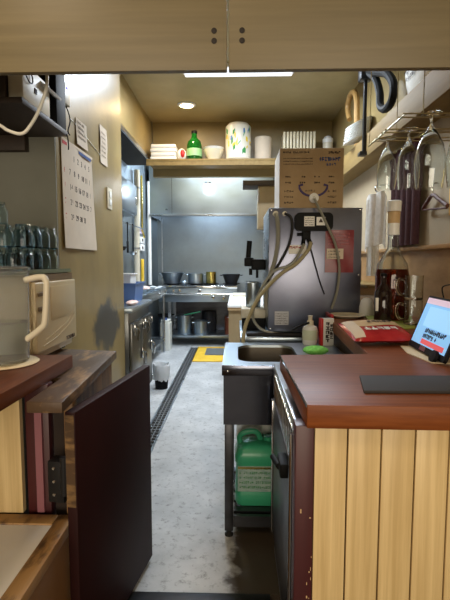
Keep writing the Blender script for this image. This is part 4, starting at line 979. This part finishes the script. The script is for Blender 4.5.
# on the bar
tag(obj('bar_mat', MB().prism([(0.319, 1.103), (0.85, 1.108), (0.85, 1.264), (0.350, 1.257)], 0.9505, 0.9585, 0.002), 'matbrown'), 'long black rubber bar mat on the front of the bar counter', 'mat')
tag(obj('black_tray', MB().box(0.40, 0.473, 1.62, 1.74, 0.93, 0.945, 0.003).box(0.30, 0.46, 1.70, 1.80, 0.855, 0.862), 'black'), 'x', 'tray') if False else None
# packet
t = thing('snack_packet', 'red and kraft snack packet lying on the bar by the tablet', 'packet', (0.565, 1.84, 0.966), (0.20, 0, 0.1))
def pk(u, v, s=1):
    e = (1 - (2 * u - 1) ** 6) * (1 - (2 * v - 1) ** 4)
    return Vector((-0.12 + 0.255 * u, -0.105 + 0.21 * v, 0.030 + s * 0.027 * e * (1 + 0.1 * math.sin(9 * u + 4 * v))))
obj('pouch', MB().sheet(lambda u, v: pk(u, v), 18, 12, 0.001).sheet(lambda u, v: pk(u, v, -1), 18, 12, 0.001), 'redfilm', t, local=True)
obj('label', MB().sheet(lambda u, v: pk(0.12 + 0.8 * u, 0.46 + 0.42 * v) + Vector((0, 0, 0.0022)), 14, 8, 0.0008), 'kraft', t, local=True)
obj('seal_panel', MB().sheet(lambda u, v: pk(0.03 + 0.16 * u, 0.05 + 0.85 * v) + Vector((0, 0, 0.003)), 8, 8, 0.0008), 'paper', t, local=True)
g = MB(); glyphs(g, Matrix.Translation((-0.06, -0.06, 0.0605)), 0, 0, 0.03, 6, 0.024, 0.2)
obj('white_print', g, 'paper_white', t, local=True)
g = MB(); glyphs(g, Matrix.Translation((-0.02, 0.02, 0.0625)), 0, 0, 0.022, 5, 0.018, 0.18)
obj('dark_print', g, 'ink', t, local=True)
t = thing('green_board', 'flat olive-green cutting board on the bar counter', 'cutting board', (0.85, 2.4, 0.9505))
obj('board', MB().prism([(0.775, 2.70), (0.665, 2.11), (0.885, 2.21), (1.06, 2.73)], 0.9505, 0.959, 0.002), 'green_board', t)
t = thing('plate', 'cream oval plate at the far corner of the bar counter', 'plate', (0.70, 2.6, 0.9505))
obj('dish', MB().lathe([(0, 0.0), (0.07, 0.0), (0.078, 0.004), (0.105, 0.016), (0.103, 0.019), (0.074, 0.008), (0, 0.006)], (0.655, 2.66, 0.9505), 36), 'greendish', t)
obj('corner_tag', MB().box(0.545, 0.56, 2.60, 2.655, 0.9505, 0.965, 0.002), 'red', t) if False else None
tag(obj('red_tag', MB().box(0.551, 0.566, 2.60, 2.76, 0.9505, 0.972, 0.003), 'red'), 'small red tag at the far left corner of the bar counter', 'tag')
tag(obj('cup', MB().lathe([(0.046, 0), (0.05, 0.003), (0.047, 0.07), (0.036, 0.115), (0.02, 0.13), (0, 0.132), (0, 0.126), (0.032, 0.11), (0.044, 0.06)], (0.790, 2.725, 0.9505), 22, close=True, mat=Matrix.Diagonal((0.9, 0.9, 0.85, 1))), 'white'), 'upturned white cup behind the cream plate', 'cup')

# tablet
tablet_loc = (0.66, 1.56, 0.955)
napkin = MB().prism([(0.64, 1.74), (0.615, 1.60), (0.635, 1.45), (0.80, 1.40), (0.82, 1.72)], 0.9505, 0.9535)
tag(obj('napkin', napkin, 'cream'), 'cream folded napkin under the tablet', 'napkin')
a = Vector((0.667, 1.73, 0.960)); bvec = Vector((0.652, 1.405, 0.960)) - a; upv = Vector((0.075, 0.0, 0.20))
u = bvec.normalized(); w = (upv - u * upv.dot(u)).normalized()
fmx = frame(a, u, w)
t = thing('tablet', 'tablet on a stand showing a pale blue order screen at right', 'tablet', a)
t.matrix_world = fmx
W, Hh = bvec.length, 0.205
obj('case', MB().rounded(0, W, 0, Hh, -0.012, 0.0, 0.012), 'black', t, local=True)
sc = obj('screen', MB().box(0.012, W - 0.012, 0.022, Hh - 0.008, 0.0, 0.0012), 'screen', t, local=True)
obj('top_bar', MB().box(0.012, W - 0.06, Hh - 0.03, Hh - 0.008, 0.0012, 0.0018), 'screen_pink', sc, local=True)
obj('panel', MB().box(0.06, W - 0.02, 0.09, 0.165, 0.0012, 0.0018), 'screen_light', sc, local=True)
g = MB()
glyphs(g, Matrix.Translation((0.10, 0.070, 0.0012)), 0, 0, 0.016, 12, 0.013, 0.28); glyphs(g, Matrix.Translation((0.10, 0.050, 0.0012)), 0, 0, 0.015, 8, 0.013, 0.28)
obj('text', g, 'screen_ink', sc, local=True)
g = MB(); g.box(0.10, W - 0.03, 0.027, 0.045, 0.0012, 0.0018)
obj('red_button', g, 'screen_red', sc, local=True)
obj('home_strip', MB().box(0.11, 0.16, 0.004, 0.02, 0.0, 0.001), 'steel', t, local=True)
obj('foot_clip', MB().lathe([(0, 0), (0.022, 0), (0.022, 0.012), (0, 0.014)], (W - 0.06, 0.006, 0.002), 18), 'black', t, local=True)
obj('stand', MB().prism([(0.05, -0.0), (W - 0.05, 0.0), (W - 0.05, 0.12), (0.05, 0.12)], -0.016, -0.0122), 'black', t, local=True)
lg = MB(); inv = fmx.inverted()
for yy in (1.47, 1.66): lg.rod(inv @ Vector((0.72, yy, 1.055)), inv @ Vector((0.80, yy, 0.962)), 0.005)
obj('stand_leg', lg, 'black', t, local=True)
ca = MB(); ca.tube([fmx.inverted() @ Vector(p) for p in ((0.745, 1.62, 1.152), (0.75, 1.64, 1.19), (0.76, 1.55, 1.2), (0.77, 1.45, 1.17))], 0.0025, 6)
obj('cable', ca, 'black', t, local=True)

# mugs stacked
def mug(name, c, label):
    t = thing(name, label, 'mug', c, group='stacked glass beer mugs')
    obj('cup', MB().lathe([(0, 0), (0.043, 0), (0.046, 0.004), (0.045, 0.115), (0.047, 0.125), (0.043, 0.125), (0.041, 0.012), (0, 0.012)], c, 20), 'glass', t)
    obj('handle', MB().tube([(c[0] - 0.043, c[1], c[2] + 0.1), (c[0] - 0.075, c[1], c[2] + 0.105), (c[0] - 0.085, c[1], c[2] + 0.065), (c[0] - 0.07, c[1], c[2] + 0.03), (c[0] - 0.043, c[1], c[2] + 0.025)], 0.007, 8), 'glass', t)
    return t
mug('beer_mug', (0.905, 2.30, 0.9602), 'glass beer mug standing on the green board')
mug('beer_mug', (0.905, 2.30, 1.0872), 'glass beer mug stacked on top of another by the tablet')

# bottles at far right
def bottle(c, r, h, mat, label, cap='black', neck=0.3, lab=None, name='bottle'):
    t = thing(name, label, 'bottle', c)
    obj('body', MB().lathe([(0, 0), (r * 0.94, 0), (r, 0.008), (r, h * (1 - neck) * 0.9), (r * 0.8, h * (1 - neck)), (r * 0.34, h * (1 - neck * 0.62)), (r * 0.30, h * 0.97), (0, h * 0.97)], c, 26), mat, t)
    obj('cap', MB().lathe([(0, 0), (r * 0.36, 0), (r * 0.36, h * 0.07), (0, h * 0.075)], (c[0], c[1], c[2] + h * 0.97 + 0.0003), 16), cap, t)
    if lab: obj('label', MB().lathe([(r + 0.0004, h * 0.18), (r + 0.0012, h * 0.18), (r + 0.0012, h * 0.48), (r + 0.0004, h * 0.48)], c, 26, close=True), lab, t)
    return t
ZC = 0.9505
t = thing('liquor_jar', 'large amber liquor jar with white cap and tall clear neck', 'bottle', (0.955, 2.56, 0.96))
cJ = (0.872, 2.53, 0.9595)
obj('body', MB().lathe([(0, 0), (0.085, 0), (0.09, 0.01), (0.09, 0.25), (0.085, 0.28), (0.082, 0.28), (0.084, 0.25), (0.084, 0.012), (0, 0.012)], cJ, 30), 'amber', t)
obj('shoulder', MB().lathe([(0.086, 0.281), (0.08, 0.31), (0.05, 0.36), (0.03, 0.40), (0.028, 0.47), (0.024, 0.47), (0.026, 0.40), (0.046, 0.36), (0.075, 0.31), (0.081, 0.281)], cJ, 30, close=True), 'glass', t)
obj('collar', MB().lathe([(0, 0.471), (0.032, 0.471), (0.032, 0.535), (0, 0.535)], cJ, 24), 'white', t)
obj('label_band', MB().lathe([(0, 0.5355), (0.033, 0.5355), (0.033, 0.60), (0, 0.60)], cJ, 24), 'kraft', t)
obj('cap', MB().lathe([(0, 0.6005), (0.037, 0.6005), (0.038, 0.655), (0.03, 0.66), (0, 0.66)], cJ, 24), 'white', t)
tb_ = bottle((0.79, 2.42, 0.9595), 0.046, 0.25, 'darkbottle', 'short dark bottle with small white sticker left of the amber jar', 'black', 0.3)
obj('sticker', MB().box(0.739, 0.752, 2.375, 2.39, 1.02, 1.09, 0.001), 'paper_white', tb_)
bottle((1.035, 2.60, ZC), 0.04, 0.34, 'amber', 'amber bottle behind the mugs right of the big jar', 'brass', 0.35) if False else None
bottle((1.045, 2.36, ZC), 0.04, 0.33, 'darkbottle', 'dark liquor bottle right of the glass mugs', 'brass', 0.35) if False else None
# corner shelf and bottles behind
t = thing('corner_shelf', 'small wooden ledge on the right wall behind the dispenser', 'shelf', (1.0, 3.4, 1.2))
obj('board', MB().box(0.90, 1.099, 3.1, 4.0, 1.10, 1.12, 0.002), 'beam', t)
obj('bracket', MB().box(0.93, 1.099, 3.5, 3.52, 1.02, 1.10), 'wallwood', t)
bottle((0.96, 3.6, 1.1205), 0.035, 0.30, 'darkbottle', 'slim dark bottle on the ledge beside the dispenser', 'black', 0.4)
t = thing('can', 'small gold-labelled can on the wall ledge behind the tissue', 'can', (1.03, 3.18, 1.1205))
obj('body', MB().lathe([(0, 0), (0.033, 0), (0.034, 0.1), (0, 0.1)], (1.04, 3.18, 1.1205), 18), 'kraft', t)
obj('lid', MB().lathe([(0, 0.1), (0.033, 0.1), (0.033, 0.106), (0, 0.106)], (1.04, 3.18, 1.121), 18), 'chrome', t)

# towel on hook, curtain, hanger
def fold(u, v): return Vector((0.925 + 0.13 * u, 3.24 + 0.009 * math.sin(u * 16 + v) + 0.02 * math.cos(u * PI), 1.79 - 0.07 * (2 * u - 1) ** 4 - 0.37 * v - 0.03 * math.sin(4 * u)))
t = thing('hand_towel', 'white towel hanging from a hook right of the dispenser', 'towel', (0.91, 2.9, 1.2))
obj('towel', MB().sheet(fold, 22, 14, 0.012), 'towel', t)
obj('lower_fold', MB().sheet(lambda u, v: Vector((0.94 + 0.08 * u, 3.27 + 0.012 * math.sin(u * 14), 1.46 - 0.28 * v)), 12, 10, 0.01), 'towel', t)
obj('hook', MB().tube([(1.099, 3.28, 1.83), (1.04, 3.28, 1.83), (0.99, 3.26, 1.82), (0.985, 3.25, 1.79), (1.0, 3.25, 1.775)], 0.005, 8), 'chrome', t)
def cur(u, v): return Vector((1.062 + 0.014 * math.sin(u * 34), 2.66 + 0.50 * u, 1.385 + 0.62 * v))
t = thing('curtain', 'dark maroon cloth hanging on the right wall behind wine glasses', 'curtain', (1.06, 2.9, 1.385))
obj('cloth', MB().sheet(cur, 48, 6, 0.004), 'maroon_cloth', t)
obj('rod', MB().rod((1.068, 2.64, 2.012), (1.068, 3.19, 2.012), 0.008), 'brass', t)
t = thing('coat_hanger', 'dark wooden coat hanger on the right wall beyond the glasses', 'hanger', (1.07, 2.4, 1.56))
obj('arms', MB().tube([(1.068, 2.62, 1.585), (1.068, 2.56, 1.62), (1.068, 2.50, 1.645), (1.068, 2.42, 1.61), (1.068, 2.32, 1.565)], 0.011, 10), 'hanger', t)
obj('cross_bar', MB().rod((1.068, 2.62, 1.578), (1.068, 2.33, 1.555), 0.006), 'hanger', t)
obj('hook', MB().tube([(1.068, 2.50, 1.645), (1.068, 2.50, 1.68), (1.068, 2.485, 1.70), (1.085, 2.47, 1.705), (1.0995, 2.47, 1.70)], 0.004, 8), 'chrome', t)
tag(obj('yellow_notice', MB().box(1.092, 1.099, 2.05, 2.36, 1.52, 1.75, 0.001), 'yellow_paper'), 'bright yellow paper notice on the right wall at the photo edge', 'notice')

# right high shelf with things
t = thing('wall_shelf', 'deep wooden shelf running along the top of the right wall', 'shelf', (1.02, 3.4, 2.06))
obj('fascia', MB().box(0.95, 0.97, 1.7, 5.3, 2.055, 2.215, 0.002), 'beam', t)
obj('board', MB().box(0.97, 1.099, 1.7, 5.3, 2.055, 2.075), 'beam', t)
obj('top_board', MB().box(0.97, 1.099, 1.7, 5.3, 2.195, 2.215), 'beam', t)
ZT = 2.2155
for i in range(7):
    rr = 0.115
    tag(obj('plate', MB().lathe([(0, 0), (0.06, 0), (0.065, 0.003), (rr, 0.02), (rr, 0.024), (0.062, 0.007), (0, 0.006)], (0.985 + 0.003 * i, 3.78, ZT + 0.05 + i * 0.021), 28, Matrix.Rotation(-0.42, 4, 'Y')), 'white'),
        ('bottom', 'second from bottom', 'third from bottom', 'middle', 'third from top', 'second from top', 'topmost')[i] + ' white plate in the stack on the right high shelf', 'plate', 'stacked white plates')
t = thing('support_rod', 'black upright rod clamped at the right high shelf', 'rod', (0.94, 3.4, 2.06))
obj('rod', MB().box(0.925, 0.947, 3.39, 3.42, 2.09, 2.899, 0.002), 'black_metal', t)
obj('foot', MB().box(0.90, 0.9495, 3.37, 3.44, 2.065, 2.09, 0.002), 'black_metal', t)
obj('clamp', MB().box(0.89, 0.98, 3.36, 3.45, 2.60, 2.70, 0.01), 'black_metal', t)
tag(obj('black_strap', MB().tube([(0.94, 3.32, 2.62), (0.95, 3.20, 2.53), (0.96, 3.14, 2.42), (0.955, 3.10, 2.32), (0.95, 2.98, 2.26), (0.95, 2.86, 2.27), (0.95, 2.84, 2.36), (0.945, 2.96, 2.47), (0.94, 3.16, 2.56), (0.935, 3.32, 2.64)], 0.026, 10), 'black'), 'black looped strap dangling beside the upright rod', 'strap')
tag(obj('umbrella_handle', MB().tube([(1.03, 3.95, 2.238), (1.02, 3.95, 2.5), (1.02, 3.97, 2.66), (1.02, 4.06, 2.76), (1.02, 4.2, 2.78), (1.02, 4.28, 2.70), (1.02, 4.2, 2.57)], 0.024, 10), 'tanhandle'), 'curved tan umbrella handle behind the black rod', 'umbrella')
t = thing('paper_bag', 'crumpled white printed bag on the right high shelf', 'bag', (1.05, 2.8, ZT))
obj('bag', MB().blob((1.035, 2.62, ZT + 0.135), (0.06, 0.20, 0.135), 20, 14, 0.05), 'paper_white', t)
g = MB(); mm = frame((0.972, 2.74, ZT + 0.10), (0, -1, 0), (0, 0, 1))
glyphs(g, mm, 0.02, 0.04, 0.022, 7, 0.024, 0.14); glyphs(g, mm, 0.05, 0.0, 0.022, 5, 0.024, 0.14)
obj('print', g, 'ink', t)

# wine glass rack
t = thing('glass_rack', 'brassy wire stemware rack hanging from the cabinet above the bar', 'rack', (0.66, 1.7, 1.8))
ZR = 1.782
for x in (0.565, 0.985): obj('rail', MB().rod((x, 1.56, ZR - 0.006), (x, 1.98, ZR - 0.006), 0.003, 8), 'rackwire', t)
for y in (1.575, 1.615, 1.755, 1.80, 1.875, 1.92): obj('crossbar', MB().rod((0.56, y, ZR), (1.0, y, ZR), 0.0026, 8), 'rackwire', t)
for x, y in ((0.565, 1.97), (0.62, 1.80), (0.64, 1.60), (0.985, 1.97), (0.985, 1.72)):
    obj('hanger_wire', MB().rod((x, y, ZR), (x, y, 2.0545 if x > 0.9 else 2.9), 0.0016, 6), 'rackwire', t)
def wineglass(c, bw, ln, label):
    """hangs upside down, c = top of the foot"""
    t = thing('wine_glass', label, 'glass', c, group=None)
    s = ln
    prof = [(0.0, 0.004), (0.034, 0.001), (0.034, -0.001), (0.006, -0.006), (0.0038, -0.03 * s), (0.0038, -0.12 * s), (0.008, -0.17 * s), (bw * 0.5, -0.28 * s), (bw * 0.82, -0.42 * s), (bw, -0.62 * s), (bw * 0.97, -0.8 * s), (bw * 0.84, -s),
            (bw * 0.82, -s), (bw * 0.95, -0.8 * s), (bw * 0.978, -0.62 * s), (bw * 0.795, -0.42 * s), (bw * 0.47, -0.285 * s), (0.004, -0.195 * s), (0, -0.19 * s)]
    obj('glass', MB().lathe(prof, c, 30), 'glass', t)
    return t
wineglass((0.618, 1.897, 1.7865), 0.040, 0.207, 'leftmost small wine glass hanging upside down in the rack')
wineglass((0.660, 1.778, 1.7865), 0.041, 0.224, 'second wine glass from the left hanging in the rack')
wineglass((0.667, 1.595, 1.7865), 0.052, 0.252, 'largest wine glass hanging third from the left in the rack')
wineglass((0.775, 1.60, 1.7865), 0.048, 0.245, 'rightmost wine glass in the rack cut by the photo edge')

# ================================================================== LIGHT
def area(name, loc, size, power, col, rot=(0, 0, 0), sy=None, spread=None):
    l = bpy.data.lights.new(name, 'AREA'); l.energy = power; l.color = lin(col)[:3]; l.size = size
    if sy: l.shape = 'RECTANGLE'; l.size_y = sy
    if spread: l.spread = spread
    o = bpy.data.objects.new(name, l); C.objects.link(o); o.location = loc; o.rotation_euler = rot; return o
COOL = (228, 241, 255); WARM = (255, 222, 168)
area('fluorescent_light', (0.01, 3.86, 2.835), 0.88, 60, COOL, sy=0.12)
area('kitchen_near_fill', (0.35, 3.0, 2.88), 0.6, 8, COOL, sy=0.12)  # unseen extra light added to brighten the near kitchen floor
area('hood_inner_light', (-0.4, 6.85, 2.4), 0.6, 16, COOL, sy=0.2)
area('kitchen_rear_light', (-0.3, 5.9, 2.85), 0.95, 50, COOL, sy=0.15)
area('downlight_lamp', (-0.525, 4.74, 2.875), 0.12, 5, WARM)
area('downlight_lamp_near', (-0.45, 3.15, 2.88), 0.12, 0.9, (255, 186, 90))
area('bar_downlight', (0.75, 1.75, 2.6), 0.1, 2, WARM)
area('dining_front_fill', (0.1, -2.75, 1.35), 3.0, 88, (255, 240, 216), rot=(math.radians(90), 0, 0), sy=1.3)  # fill light added behind the camera to brighten the front surfaces
area('dining_top_fill', (-0.75, 0.35, 2.4), 0.3, 11, (255, 232, 200))  # unseen overhead fill added to brighten the low cabinet top
w = bpy.data.worlds.new('world'); S.world = w; w.use_nodes = True
w.node_tree.nodes['Background'].inputs['Color'].default_value = lin((255, 236, 206)); w.node_tree.nodes['Background'].inputs['Strength'].default_value = 0.1

S.view_settings.view_transform = 'Standard'; S.view_settings.look = 'None'; S.view_settings.gamma = 1.0
S.view_settings.use_curve_mapping = False; S.view_settings.exposure = 0.12
